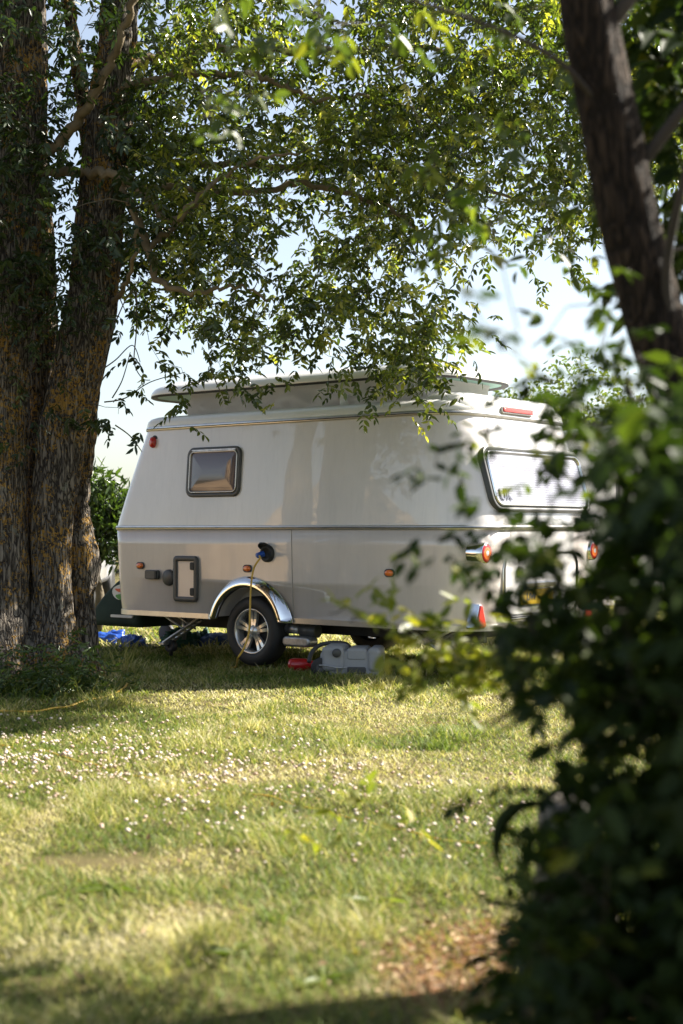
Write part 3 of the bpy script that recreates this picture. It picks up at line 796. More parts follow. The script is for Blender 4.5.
plate(MB(), rc, RU, V_r, N_r, rw_ - .085, rh_ - .085, .08, .012, crown=.012).build('pane', tb2.m, rwn)
frame(MB(), rc, RU, V_r, N_r, rw_ - .085, rh_ - .085, .08, .012, .034, b=.002).build('pane_rim', M['chrome'], rwn)

def text(body, size, mat, parent, O, U, V, name, ext=.002):
    cu = bpy.data.curves.new(name, 'FONT'); cu.body = body; cu.size = size; cu.extrude = ext; cu.align_x = 'CENTER'; cu.align_y = 'CENTER'; cu.offset = size * .012
    tmp = bpy.data.objects.new(name, cu); COL.objects.link(tmp)
    dg = bpy.context.evaluated_depsgraph_get(); dg.update(); me = bpy.data.meshes.new_from_object(tmp.evaluated_get(dg)); bpy.data.objects.remove(tmp)
    me.materials.clear(); me.materials.append(mat); o = bpy.data.objects.new(name, me); COL.objects.link(o); o.parent = parent
    U = Vector(U).normalized(); V = Vector(V).normalized(); N = U.cross(V); m = Matrix((U, V, N)).transposed().to_4x4(); m.translation = Vector(O); o.matrix_local = m; return o
M['ink'] = flat('dark_ink', (.05, .06, .10), .5)
text('UK', .13, M['ink'], rwn, rc + RU * (-rw_ / 2 + .20) + V_r * (-rh_ / 2 + .13) + N_r * .026, RU, V_r, 'uk_sticker')

# high brake light on the spoiler
bl = plate(MB(), (-1.752, .03, 2.165), RU, Z, RN, .46, .035, .015, .016, .004).build('brake_light', M['lens_r'], caravan)
frame(MB(), (-1.750, .03, 2.165), RU, Z, RN, .50, .06, .02, .012, .012, b=.002).build('lamp_bezel', M['alu'], bl)
# rear hatch
hc = Vector((prof(.72)[0] - .006, 0, .745))
hatch = plate(MB(), hc, RU, Z, RN, 1.14, .46, .11, .006, .002).build('rear_hatch', M['cv_rear'], caravan)
frame(MB(), hc, RU, Z, RN, 1.20, .52, .13, .016, .016, b=.003).build('hatch_seal', M['rubber'], hatch)
frame(MB(), hc, RU, Z, RN, 1.22, .54, .14, .012, .012, b=.003).build('hatch_trim', M['chrome'], hatch)
plate(MB(), hc + Vector((0, .36, .10)), RU, Z, RN, .07, .10, .03, .03, .008).build('hatch_handle', M['plastic'], hatch)
# number plate
M['plate_y'] = flat('yellow_plate', (.75, .50, .03), .35, var=.03)
npl = plate(MB(), hc + Vector((-.012, .10, -.10)), RU, Z, RN, .52, .12, .012, .008, .002).build('number_plate', M['plate_y'], hatch)
text('UW', .085, M['ink'], npl, hc + Vector((-.022, .20, -.10)), RU, Z, 'plate_characters')
mb = MB(); mb.box(hc + Vector((-.03, .10, .0)), (.06, .50, .05)); mb.build('plate_lamp', M['chrome'], hatch, bevel=.012, seg=3)
for sgn in (1, -1):
    O = Vector((-1.845, sgn * .875, 1.005))
    tl = MB().lathe([(0, .085), (.09, .085), (.135, .08), (.14, .072)], O, RN, 36).build('tail_light', M['chrome'], caravan)
    MB().lathe([(.13, .072), (.142, .066), (.145, .048)], O, RN, 36).build('red_ring', M['lens_r'], tl)
    MB().lathe([(.145, .048), (.147, .034), (.147, .02)], O, RN, 36).build('amber_ring', M['lens_o'], tl)
    MB().lathe([(.147, .02), (.150, .01), (.150, .0001)], O, RN, 24).build('clear_lens', M['roofw'], tl)
    T0 = Vector((-1.885, sgn * .865, .515))
    def tri(s_, x): return [T0 + Vector((-x, yy * s_, zz * s_)) for yy, zz in ((-.065, -.075), (-.055, -.085), (.055, -.085), (.065, -.075), (.012, .085), (-.012, .085))]
    tr_ = MB().rings([tri(1.12, -.05), tri(1.12, .03), tri(1.0, .034)], False, False, True).build('reflector_rim', M['chrome'], caravan)
    MB().rings([tri(1.0, .034), tri(1.0, .044), tri(.9, .048)], False, False, True).build('triangle_reflector', M['lens_r'], tr_)

# dark green front cover (its own thing, strapped on the hitch)
M['cover'] = flat('dark_green_cover', (.018, .034, .025), .75, spec=.2,  var=.25, scale=4, bump=.3, bscale=6)
e = empty('hitch_cover', (CX + Fv.x * 2.35 + Lv.x * .1, CY + Fv.y * 2.35 + Lv.y * .1, .25), FA); tag(e, 'dark green fabric cover strapped over the caravan front hitch', 'cover')
lp = []
for z, x1, hw in ((0, .36, .56), (.06, .385, .57), (.16, .37, .56), (.30, .24, .53), (.42, .10, .50), (.50, -.02, .46), (.53, -.12, .42)):
    lp.append([Vector((lerp(-.34, x1, .5) + x + mn.noise(Vector((x * 5, y * 5, z * 6))) * .02, y + mn.noise(Vector((x * 4, y * 4, z * 5 + 7))) * .03, z)) for x, y in rr(x1 + .34, 2 * hw, .07, 4)])
body = MB().rings(lp, True, True, True).build('fabric_cover', M['cover'], e)
M['lg1'] = flat('logo_white', (.55, .56, .54), .6); M['lg2'] = flat('logo_green', (.07, .25, .05), .6); M['lg3'] = flat('logo_red', (.55, .10, .04), .6)
for nm, mt, w_, h_, dx, dz, dy in (('logo_swoosh', 'lg1', .26, .15, .0, .335, .004), ('logo_swoosh', 'lg2', .22, .06, -.03, .29, .008), ('logo_swoosh', 'lg3', .17, .035, .0, .35, .008), ('strap', 'lg1', .30, .025, -.03, .10, .035)):
    n_ = 24; mb = MB(); cx = -.06 + dx
    if nm == 'strap': pts = [Vector((cx + x, 0, y)) for x, y in rr(w_, h_, .01)]
    else: pts = [Vector((cx + w_ / 2 * math.cos(2 * PI * k / n_), 0, h_ / 2 * math.sin(2 * PI * k / n_) + .03 * math.cos(2 * PI * k / n_) ** 2 - w_ * .12 * math.cos(2 * PI * k / n_))) for k in range(n_)]
    A0 = [p + Vector((0, .50 + .03, dz)) for p in pts]; A1 = [p + Vector((0, .535 + dy + .02, dz)) for p in pts]
    mb.rings([A0, A1], False, False, True).build(nm, M[mt], e)

# ================================================================== things round the caravan
M['yellow'] = flat('yellow_cable', (.55, .33, .035), .45, var=.1)
M['bluepl'] = flat('blue_plug', (.02, .08, .35), .4)
def w2(l): return Vector((CX + Fv.x * l.x + Lv.x * l.y, CY + Fv.y * l.x + Lv.y * l.y, l.z))
ip = w2(Vector((INL.x, 1.045, INL.z)))
cab = empty('power_cable', (ip.x, ip.y, 0)); tag(cab, 'yellow power cable hanging from the caravan inlet over the wheel to the grass', 'cable')
def sm(pts, k=8):
    out = []; P = [Vector(p) for p in pts]
    for i in range(len(P) - 1):
        p0, p1, p2, p3 = P[max(i - 1, 0)], P[i], P[i + 1], P[min(i + 2, len(P) - 1)]
        for j in range(k):
            t = j / k; out.append(.5 * ((2 * p1) + (p2 - p0) * t + (2 * p0 - 5 * p1 + 4 * p2 - p3) * t * t + (3 * p1 - p0 - 3 * p2 + p3) * t ** 3))
    return out + [P[-1]]
pl = w2(Vector((INL.x + .03, 1.09, INL.z - .015)))
path_ = [pl, at(260, 558, 11.92), at(254, 568, 11.86), at(251, 586, 11.83), at(250, 612, 11.80), at(249, 632, 11.74), at(244, 648, 11.68), at(238, 658, 11.62)]
gx, gy = gpt(232, 670); path_ += [Vector((gx + .02, gy + .22, .012)), Vector((gx - .03, gy + .30, -.01))]
o = MB().tube([p - cab.location for p in sm(path_)], .0085, 8).build('cord', M['yellow'], cab)
MB().tube([ip - cab.location, pl - cab.location + Vector((.0, 0, 0)), pl - cab.location + (path_[1] - pl) * .5], [.026, .024, .014], 12).build('plug', M['bluepl'], cab)

def ground_cable(pts, label, r=.008, seed=0):
    P = [Vector((*gpt(*p), 0)) for p in pts]; P = sm(P, 14)
    out = []
    for i, p in enumerate(P):
        jit = mn.noise(Vector((p.x * 2.2, p.y * 2.2, seed))) * .05
        out.append(Vector((p.x, p.y + jit, hz(p.x, p.y) + (.016 if r > .005 else .010) + .012 * mn.noise(Vector((p.x * 5, p.y * 5, seed + 3))))))
    o = MB().tube(out, r, 7).build('ground_cable', M['yellow']); tag(o, label, 'cable'); return o
ground_cable([(-80, 718), (-20, 712), (30, 711), (66, 707), (98, 701), (118, 695), (127, 688), (125, 681), (112, 674), (100, 668)], 'yellow cable curling round the grassy foot of the big tree', .0075)
ground_cable([(-60, 735), (30, 752), (90, 768), (165, 787), (240, 797), (330, 815), (400, 832), (450, 843), (520, 852)], 'thin yellow cable crossing the lawn among the clover flowers', .0035, 4)

def lump(name, c, sz, mat, label, cat, seed=0, amp=.25, rot=0, ridges=6, parent=None):
    mb = MB(); n = 44; lp = []
    for i in range(15):
        ph = PI / 2 * (1 - i / 14) ; row = []
        for k in range(n):
            th = 2 * PI * k / n; v = Vector((math.cos(th) * math.cos(PI / 2 - ph), math.sin(th) * math.cos(PI / 2 - ph), math.sin(PI / 2 - ph)))
            q = 1 + amp * (mn.noise(v * 2.2 + Vector((seed, 0, 0))) + .6 * mn.noise(v * ridges + Vector((0, seed, 0))) + .3 * abs(mn.noise(v * 14 + Vector((0, seed, 3)))))
            row.append(Vector((v.x * sz[0] * q, v.y * sz[1] * q, max(v.z * sz[2] * q, 0))))
        lp.append(row)
    lp = lp[::-1]; mb.rings(lp, True, False, False)
    o = mb.build(name, mat, parent)
    if label: o.location = (c[0], c[1], hz(*c)); o.rotation_euler.z = rot; tag(o, label, cat)
    else: o.location = c
    return o
M['tarp'] = flat('blue_tarp', (.015, .07, .36), .35, var=.25, scale=12, coat=.3)
M['net'] = flat('green_net', (.012, .07, .045), .6, var=.6, scale=50, bump=.8, bscale=70)
M['bag'] = flat('navy_bag', (.02, .05, .16), .5, var=.3, scale=15)
g = gpt(112, 643); lump('tarpaulin', g, (.24, .13, .13), M['tarp'], 'crumpled blue tarpaulin heap below the green hitch cover', 'tarpaulin', 1, .35)
g = gpt(134, 645); lump('tarpaulin', g, (.13, .10, .10), M['tarp'], 'small blue tarpaulin fold next to the lattice leg of the caravan', 'tarpaulin', 5, .45)
g = gpt(181, 645); lump('net_bag', g, (.21, .14, .15), M['net'], 'dark green netting bundle lying under the caravan floor', 'bag', 2, .4, ridges=9)
g = gpt(203, 644); lump('net_bag', g, (.12, .10, .14), M['net'], 'lumpy green net roll squeezed between netting bundle and navy bag', 'bag', 8, .4, ridges=9)
g = gpt(217, 645); lump('storage_bag', g, (.20, .12, .125), M['bag'], 'navy blue bag under the caravan just left of the wheel', 'bag', 3, .2)

# waste water tank
M['tank'] = flat('grey_tank_plastic', (.30, .305, .32), .5, var=.08, scale=6, bump=.15, bscale=90)
gx, gy = gpt(352, 679)
tank = empty('waste_tank', (gx, gy + .16, hz(gx, gy) - .005), R(-8)); tag(tank, 'grey plastic wheeled waste water tank lying under the caravan side', 'water tank')
def tbox(cx, cz, w_, h_, dy, dd, r, name, b=.015, mat='tank'):
    return plate(MB(), Vector((cx, dy, cz)), Vector((1, 0, 0)), Vector((0, 0, 1)), Vector((0, -1, 0)), w_, h_, r, dd, b).build(name, M[mat], tank)
tbox(0, .115, .48, .20, .16, .29, .045, 'tank_body', .022)
tbox(-.135, .150, .18, .20, .17, .325, .04, 'end_bulge', .028)
tbox(.195, .145, .105, .19, .17, .32, .035, 'end_bulge', .028)
tbox(.055, .185, .17, .10, .17, .305, .03, 'top_rib', .02)
tbox(.055, .060, .15, .055, .12, .262, .015, 'grip_recess', .008, 'plastic')
MB().lathe([(0, .035), (.02, .035), (.025, .028), (.025, .0001)], (-.10, -.155, .20), (0, -1, 0), 20).build('filler_cap', M['plastic'], tank)
for y in (-.12, .14):
    w_ = MB().lathe([(-.02, .03), (-.022, .07), (-.015, .078), (.015, .078), (.022, .07), (.02, .03)], (-.235, y, .078), (0, 1, 0), 28).build('tank_wheel', M['rubber'], tank)
    MB().lathe([(-.018, .0001), (-.024, .012), (-.018, .045)], (-.235, y, .078), (0, 1, 0), 20).build('wheel_hub', M['plastic'], w_)
MB().tube(sm([(-.24, -.16, .10), (-.19, -.17, .10), (-.10, -.175, .085), (-.02, -.17, .085)]), .006, 8).build('tow_wire', M['galv'], tank)
# drain hose
gx2, gy2 = gpt(316, 670)
hz_ = [at(309, 662, 11.75), at(312, 652, 11.8), at(320, 645, 11.85), at(334, 642.5, 11.85), at(346, 644, 11.75), at(352, 650, 11.62)]
def rib(i, th, p, r): return r * (1 + .09 * (i % 2))
o = MB().tube(sm(hz_, 12), .017, 10, wob=rib).build('drain_hose', M['plastic']); tag(o, 'ribbed dark grey drain hose arching into the grey waste tank', 'hose')
# red gas bottle lying down
M['redb'] = flat('red_enamel', (.52, .012, .014), .3, coat=.5, var=.08)
q = gpt(301, 672); rb = empty('gas_bottle', (q[0], q[1] + .16, hz(*q) + .045), R(4)); tag(rb, 'small red gas bottle lying on its side left of the grey tank', 'gas bottle')
MB().lathe([(-.115, .0001), (-.115, .02), (-.10, .045), (-.08, .054), (.02, .054), (.05, .05), (.065, .038), (.09, .034), (.14, .033), (.15, .0001)], (0, 0, .01), (1, 0, 0), 28).build('cylinder', M['redb'], rb)
MB().tube([(.15, 0, .01), (.18, 0, .01)], .016, 10).build('valve', M['galv'], rb)

# ================================================================== neighbours
# second caravan at the right edge
p2 = Vector((4.35, 15.6, 0)); FA2 = R(142)
c2 = empty('caravan', p2, FA2); tag(c2, 'pale white caravan at the right edge mostly hidden behind the foreground shrub', 'caravan')
def pl2(z, sl=0): return [Vector((x, y, z)) for x, y in rr(4.2 - 2 * sl, 2.05 - sl, .4, 8)]
MB().rings([pl2(.42, .04), pl2(.5), pl2(1.2), pl2(1.9, .10), pl2(2.2, .16), pl2(2.3, .26), pl2(2.33, .5)], True, True, True).build('body', M['roofw'], c2)
wn = frame(MB(), (.5, 1.005, 1.50), SU, Z, SN, .9, .5, .07, .035, .03, n0=-.02).build('side_window', M['plastic'], c2)
plate(MB(), (.5, 1.0, 1.50), SU, Z, SN, .85, .45, .05, .02, crown=.01).build('pane', M['glass'], wn)
MB().rings([[p + Vector((0, 0, dz)) + Vector((p.x, p.y, 0)).normalized() * o_ for p in pl2(1.05)] for dz, o_ in ((0, 0), (0, .012), (.03, .012), (.03, 0))], False).build('belt_trim', M['alu'], c2)
for s_ in (1, -1):
    t = MB().lathe([(-.08, .18), (-.08, .29), (-.05, .305), (.05, .305), (.08, .29), (.085, .19)], (-.1, s_ * .93, .305), (0, s_, 0), 36).build('tyre', M['rubber'], c2)
    MB().lathe([(.06, .185), (.075, .17), (.06, .10), (.07, .03), (.07, .0001)], (-.1, s_ * .93, .305), (0, s_, 0), 30).build('rim', M['rim'], t)

# parked van beyond the tree
vn = empty('parked_van', (-4.3, 20.0, 0), R(4)); tag(vn, 'light grey van with black bumper parked behind the big tree trunks', 'van')
M['vanp'] = flat('light_grey_paint', (.46, .47, .52), .3, coat=.8, var=.03)
mb = MB(); lp = []
for z, w_, l0, l1 in ((.42, 1.80, -2.1, 2.2), (.5, 1.86, -2.15, 2.3), (.85, 1.88, -2.15, 2.35), (.95, 1.84, -2.1, 2.3), (1.45, 1.62, -1.55, 2.15), (1.62, 1.5, -1.2, 2.0), (1.66, 1.2, -.9, 1.7)):
    lp.append([Vector((x, (l0 + l1) / 2 + y, z)) for x, y in rr(w_, l1 - l0, .28, 5)])
mb.rings(lp, True, True, True).build('body', M['vanp'], vn)
plate(MB(), (0, -2.12, .50), (1, 0, 0), (0, 0, 1), (0, -1, 0), 1.84, .34, .09, .12, .03).build('bumper', M['rubber'], vn)
plate(MB(), (0, -1.83, 1.2), (1, 0, 0), Vector((0, .75, .66)), Vector((0, -.66, .75)), 1.45, .5, .08, .03, .005).build('windscreen', M['glass'], vn)
for s_ in (1, -1):
    plate(MB(), (s_ * .68, -2.10, .76), (1, 0, 0), (0, 0, 1), (0, -1, 0), .32, .14, .05, .06, .02).build('headlight', M['chrome'], vn)
    for y in (-1.35, 1.5):
        MB().lathe([(-.1, .15), (-.1, .30), (-.07, .32), (.07, .32), (.1, .30), (.1, .18), (.08, .0001)], (s_ * .85, y, .32), (s_, 0, 0), 28).build('wheel', M['rubber'], vn)

# tan canvas tent left of the frame (mirrored in the caravan's flank)
tt = empty('bell_tent', (-8.2, 9.3, 0)); tag(tt, 'tan canvas bell tent standing left of the big tree', 'tent')
tcn = NT('tan_canvas'); tcn.l(tcn.ramp(tcn.noise(4, 4, tcn.tc()), [(.3, (.42, .27, .14)), (.7, (.55, .38, .22))]), tcn.p.inputs['Base Color']); tcn.p.inputs['Roughness'].default_value = .9
n_ = 48; lp = []
for z, r in ((0, 2.75), (.8, 2.7), (.82, 2.76), (1.5, 2.05), (2.3, 1.25), (3.1, .5), (3.5, .15), (3.6, .04)):
    lp.append([Vector((math.cos(2 * PI * k / n_) * r * (1 - .035 * (k % 4 == 0)), math.sin(2 * PI * k / n_) * r * (1 - .035 * (k % 4 == 0)), z)) for k in range(n_)])
MB().rings(lp, False, False, True).build('canvas', tcn.m, tt)
MB().tube([(0, 0, 3.5), (0, 0, 3.75)], .03, 8).build('pole', M['twig'], tt)

# ================================================================== the big multi-stemmed tree on the left
TD = 11.0
tree = empty('ash_tree', (-2.45, TD, 0)); tag(tree, 'big multi stemmed tree with orange lichen on its furrowed bark beside the caravan', 'tree')
TL = tree.location
def stem_tube(name, pts, d, n=72, seed=0, step=.035, burls=()):
    """pts: (px, py, radius px)"""
    P = [at(px, py, dd) for px, py, r, dd in [(*q, d) if len(q) == 3 else q for q in pts]]; Rr = [q[2] / F_PX * (q[3] if len(q) > 3 else d) for q in pts]
    S = sm([Vector((p.x, p.y, p.z)) for p in P], 12); RS = [v.x for v in sm([Vector((r, 0, 0)) for r in Rr], 12)]
    out, ro = [], []; acc = 0
    out.append(S[0]); ro.append(RS[0])
    for i in range(1, len(S)):
        L = (S[i] - S[i - 1]).length; k = max(1, int(L / step))
        for j in range(1, k + 1): out.append(S[i - 1].lerp(S[i], j / k)); ro.append(lerp(RS[i - 1], RS[i], j / k))
    def wob(i, th, p, r):
        v = Vector((math.cos(th) * 1.6, math.sin(th) * 1.6, p.z * 1.1 + seed))
        big = mn.noise(v) * .13
        u = Vector((math.cos(th) * r * 16, math.sin(th) * r * 16, p.z * 3.2 + seed * 3))
        fis = mn.noise(u); fis2 = mn.noise(u * 2.1)
        q = r * (1 + big) - .022 * (1 - min(1, abs(fis) * 3.5)) + .008 * fis2
        g = max(0, .55 - p.z)      # root flare
        q += r * g * (.35 + .35 * math.sin(th * 5 + seed))
        for (bz, bth, bs, ba) in burls:
            e = ((p.z - bz) / bs) ** 2 + (((th - bth + PI) % (2 * PI) - PI) / 1.0) ** 2
            q += ba * math.exp(-e)
        return q
    mb = MB(); mb.tube([p - TL for p in out], ro, n, cap=True, wob=lambda i, th, p, r: wob(i, th, p + TL, r))
    o = mb.build(name, M['bark'], tree); return out, ro
nodes, rads = [], []
def addn(out, ro, k=6, zmin=1.8):
    for p, r in list(zip(out, ro))[::k]:
        if p.z > zmin: nodes.append(p.copy()); rads.append(r)
addn(*stem_tube('stem', [(-14, 700, 60), (-8, 660, 46), (-6, 600, 38), (-7, 520, 33), (-5, 430, 33), (2, 300, 33), (10, 150, 34), (14, 0, 32), (20, -200, 27), (10, -420, 18)], 10.95, seed=1))
addn(*stem_tube('stem', [(50, 704, 48), (52, 672, 38), (53, 632, 26), (52, 590, 21), (52, 530, 20.5), (56, 480, 23), (62, 430, 25), (78, 370, 25), (92, 300, 25), (102, 200, 25), (112, 90, 22), (119, 0, 19), (126, -160, 15), (150, -360, 9)], 11.0, seed=7))
addn(*stem_tube('stem', [(84, 700, 24, 11.2), (85, 650, 13, 11.2), (83, 600, 12, 11.25), (82, 550, 12, 11.25), (80, 500, 9.5, 11.3), (88, 430, 9, 11.3), (95, 350, 8, 11.35), (99, 250, 9, 11.4), (85, 120, 8, 11.5), (60, -40, 6, 11.6)], 11.2, 48, seed=13, burls=((.93, 0, .20, .06), (.93, 3.14, .20, .06), (.93, 1.5, .2, .05))), zmin=3)
addn(*stem_tube('stem', [(30, 700, 30, 11.3), (34, 600, 24, 11.4), (40, 450, 18, 11.5), (42, 330, 15, 11.5), (36, 180, 13, 11.5), (28, 20, 11, 11.5), (20, -150, 8, 11.5)], 11.4, 40, seed=19), zmin=3)

limbs = [
    [(45, 172, 5, 10.9), (80, 170, 5, 10.7), (115, 176, 4.5, 10.5), (150, 200, 4.2, 10.4), (172, 222, 3.6, 10.3), (190, 205, 3, 10.2), (212, 183, 2.4, 10.2), (250, 160, 1.8, 10.2), (300, 150, 1.2, 10.3)],
    [(118, 178, 4, 10.5), (135, 215, 4.6, 10.5), (148, 250, 4, 10.5), (162, 282, 3.3, 10.4), (195, 292, 2.6, 10.3), (236, 286, 1.8, 10.2), (268, 300, 1.0, 10.2)],
    [(148, 248, 3.2, 10.5), (165, 232, 3, 10.5), (185, 210, 2.6, 10.6), (215, 190, 2, 10.7)],
    [(95, 95, 5, 11), (150, 82, 4.6, 10.8), (185, 72, 4, 10.7), (215, 71, 3.4, 10.6), (262, 76, 3, 10.5), (290, 88, 2.6, 10.5), (315, 98, 2.2, 10.5), (360, 95, 1.8, 10.6), (420, 110, 1.3, 10.8)],
    [(110, 68, 5, 11.0), (150, 58, 4.6, 11.2), (180, 50, 4.2, 11.3), (250, 47, 4, 11.4), (340, 51, 3.4, 11.6), (420, 44, 2.8, 11.8), (500, 60, 2, 12), (570, 90, 1.2, 12)],
    [(100, 150, 4.5, 11), (150, 160, 4, 11.2), (220, 163, 3.5, 11.3), (300, 165, 3.2, 11.4), (345, 160, 3, 11.5), (400, 170, 2.6, 11.6), (470, 185, 2, 11.8), (540, 205, 1.2, 12)],
    [(105, 190, 4, 11), (170, 188, 3.6, 11.0), (250, 192, 3.2, 11), (300, 183, 3, 11), (345, 192, 2.8, 11), (385, 205, 2.3, 11), (420, 230, 1.5, 11), (440, 270, 1, 11)],
    [(50, 152, 6, 10.8), (70, 128, 5.5, 10.7), (90, 98, 5, 10.6), (108, 62, 4.5, 10.5), (125, 20, 4, 10.4), (150, -40, 3, 10.3)],
    [(118, -40, 7, 11), (200, -60, 6, 11.2), (300, -50, 5, 11.4), (400, -70, 4.4, 11.6), (520, -60, 3.4, 11.8), (640, -40, 2.4, 12), (740, -20, 1.4, 12)],
    [(110, 300, 3, 11), (122, 290, 2.4, 10.6), (135, 250, 2, 10.3), (128, 200, 1.6, 10.2)],
    [(122, -120, 6, 11), (200, -200, 5, 10.2), (320, -260, 4, 9.6), (450, -240, 3, 9.3), (560, -200, 2, 9.2)],
    [(10, -100, 7, 11), (-120, -140, 6, 10.5), (-260, -100, 4, 10), (-380, -40, 2, 10)],
    [(5, 100, 5, 11), (-60, 60, 4.6, 10.3), (-140, 60, 3.6, 9.8), (-230, 120, 2, 9.6)],
]
mb = MB()
for L in limbs:
    P = sm([at(*q[:2], q[3]) for q in L], 7); RS = [v.x for v in sm([Vector((q[2] / F_PX * q[3], 0, 0)) for q in L], 7)]
    P = [p + Vector(rng.normal(0, .012, 3)) for p in P]
    mb.tube([p - TL for p in P], RS, 8, cap=False)
    for p, r in zip(P, RS): nodes.append(p); rads.append(r)
mb.build('limbs', flat('limb_bark', (.155, .115, .065), .85, var=.35, scale=9, bump=.5, bscale=60), tree)

# crown volume: where clusters of foliage hang
C_front = [(105, 338), (128, 322), (150, 345), (182, 352), (206, 372), (236, 392), (262, 384), (292, 366), (345, 372), (375, 398), (402, 412), (438, 405), (456, 378), (452, 345), (440, 305), (470, 283), (520, 268), (556, 275), (600, 268), (640, 230), (720, 210), (740, -60), (140, -60), (118, 90), (125, 200), (104, 270)]
C_left = [(-180, -60), (150, -60), (128, 120), (108, 200), (96, 260), (60, 290), (20, 350), (-60, 330), (-180, 300)]
C_top = [(-420, -60), (-400, -330), (100, -420), (520, -380), (820, -250), (820, -60)]
pts = np.concatenate([fill_poly([(x, y - 44 if y > 200 else y) for x, y in C_front], 1100, 10.0, 12.4, 62, 31, .43), fill_poly(C_left, 250, 9.9, 11.9, 60, 35, .36), fill_poly(C_top, 230, 9.3, 13, 90, 39, .34)])
keep = ~((((pts[:, 0] / pts[:, 1] * F_PX + 341.5) > 60) & ((pts[:, 0] / pts[:, 1] * F_PX + 341.5) < 135)) & (pts[:, 1] < 10.7) & (rng.uniform(0, 1, len(pts)) < .75) & (HOR - (pts[:, 2] - 1.2) / pts[:, 1] * F_PX > 110))
pts = pts[keep]
# the drooping sprigs that hang in front of the caravan roof, plus wispy outliers
drop = []
for (px, py, d) in ((236, 400, 10.4), (222, 388, 10.4), (250, 378, 10.5), (262, 392, 10.5), (380, 392, 10.6), (398, 400, 10.6), (415, 408, 10.5), (432, 398, 10.5), (446, 385, 10.6), (400, 380, 10.7), (425, 372, 10.7), (345, 378, 10.7), (362, 386, 10.7), (318, 366, 10.7),
                    (208, 362, 10.4), (105, 425, 10.7), (118, 432, 10.6), (160, 380, 10.6), (192, 412, 10.5), (186, 400, 10.5), (470, 262, 11), (545, 278, 11.5), (565, 268, 11.5), (575, 285, 11.4), (135, 330, 10.7), (150, 338, 10.7), (452, 340, 10.8), (440, 352, 10.8)):
    for q in range(1): drop.append(at(px, py - 18, d))
pts = np.concatenate([pts, np.array([tuple(p) for p in drop])])
mb = MB(); grow(mb, [tuple(p - TL) for p in nodes], rads, pts - np.array(TL), 4)
mb.build('branches', M['twig'], tree)
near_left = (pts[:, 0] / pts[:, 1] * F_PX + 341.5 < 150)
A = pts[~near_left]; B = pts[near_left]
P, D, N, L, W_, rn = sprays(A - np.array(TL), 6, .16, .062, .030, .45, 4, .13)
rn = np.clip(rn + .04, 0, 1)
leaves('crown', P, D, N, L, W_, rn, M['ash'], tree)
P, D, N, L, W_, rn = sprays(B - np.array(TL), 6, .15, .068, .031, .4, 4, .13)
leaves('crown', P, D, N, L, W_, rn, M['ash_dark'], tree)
# leafy shoots sprouting from the stems
sh = []
for (px, py, s, n) in ((20, 360, 22, 9), (8, 300, 25, 12), (70, 280, 16, 9), (62, 320, 14, 7), (30, 230, 26, 12), (75, 250, 18, 8), (10, 420, 14, 4), (45, 330, 14, 6), (20, 140, 30, 14), (80, 60, 40, 16), (10, 40, 30, 12)):
    for q in range(n): sh.append(at(px + rng.normal(0, s), py + rng.normal(0, s * 1.4), 10.55 + rng.uniform(-.15, .15)))
sh = np.array([tuple(p) for p in sh]) - np.array(TL)
P, D, N, L, W_, rn = sprays(sh, 3, .13, .055, .022, .2, 3, .06)
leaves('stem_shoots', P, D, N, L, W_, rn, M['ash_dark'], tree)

# bare twigs between trunk and caravan roof
mb = MB()
for pts_ in ([(110, 335), (125, 300), (140, 282)], [(98, 372), (115, 360), (132, 345), (140, 362)], [(104, 402), (125, 398), (150, 382), (185, 372)], [(112, 398), (122, 380), (130, 352)], [(115, 425), (130, 436), (142, 452)], [(206, 352), (215, 380), (226, 402)], [(136, 290), (136, 330), (134, 362), (142, 378), (150, 380)]):
    P = sm([at(a_, b_, 10.7) - TL for a_, b_ in pts_], 6); mb.tube(P, [.006 - .003 * i / len(P) for i in range(len(P))], 5, cap=False)
mb.build('bare_twigs', M['twig'], tree)

# weeds at the foot of the tree
wp = []
for (px, py, s, n) in ((82, 680, 12, 30), (60, 690, 20, 44), (25, 690, 22, 40), (40, 668, 18, 16), (-20, 690, 25, 30), (90, 690, 10, 14), (75, 672, 10, 10)):
    for q in range(n):
        d = 10.25 + rng.uniform(-.2, .25); p = at(px + rng.normal(0, s), py + rng.normal(0, 12), d); p.z = max(p.z, .03); wp.append(tuple(p))
wp = np.array(wp)
weed = empty('ground_ivy', (-2.2, 10.3, 0)); tag(weed, 'clump of leafy weeds and long grass round the foot of the big tree', 'weeds')
P, D, N, L, W_, rn = sprays(wp - np.array([-2.2, 10.3, 0]), 3, .12, .05, .017, -.3, 3, .07)
P[:, 2] = np.maximum(P[:, 2], .02)
leaves('foliage', P, D, N, L, W_, rn, M['laurel'], weed)
X = rng.uniform(-3.4, -1.62, 900); Y = 10.25 + rng.normal(0, .22, 900)
V, Q, T, rn = blades(X, Y, rng.uniform(.06, .2, 900), np.full(900, .007), np.clip(rng.normal(.4, .25, 900), 0, 1), lean=.8)
o = np_mesh('long_grass', V - np.array([-2.2, 10.3, 0]), Q, M['blade'], rn, Ft=T, parent=weed)

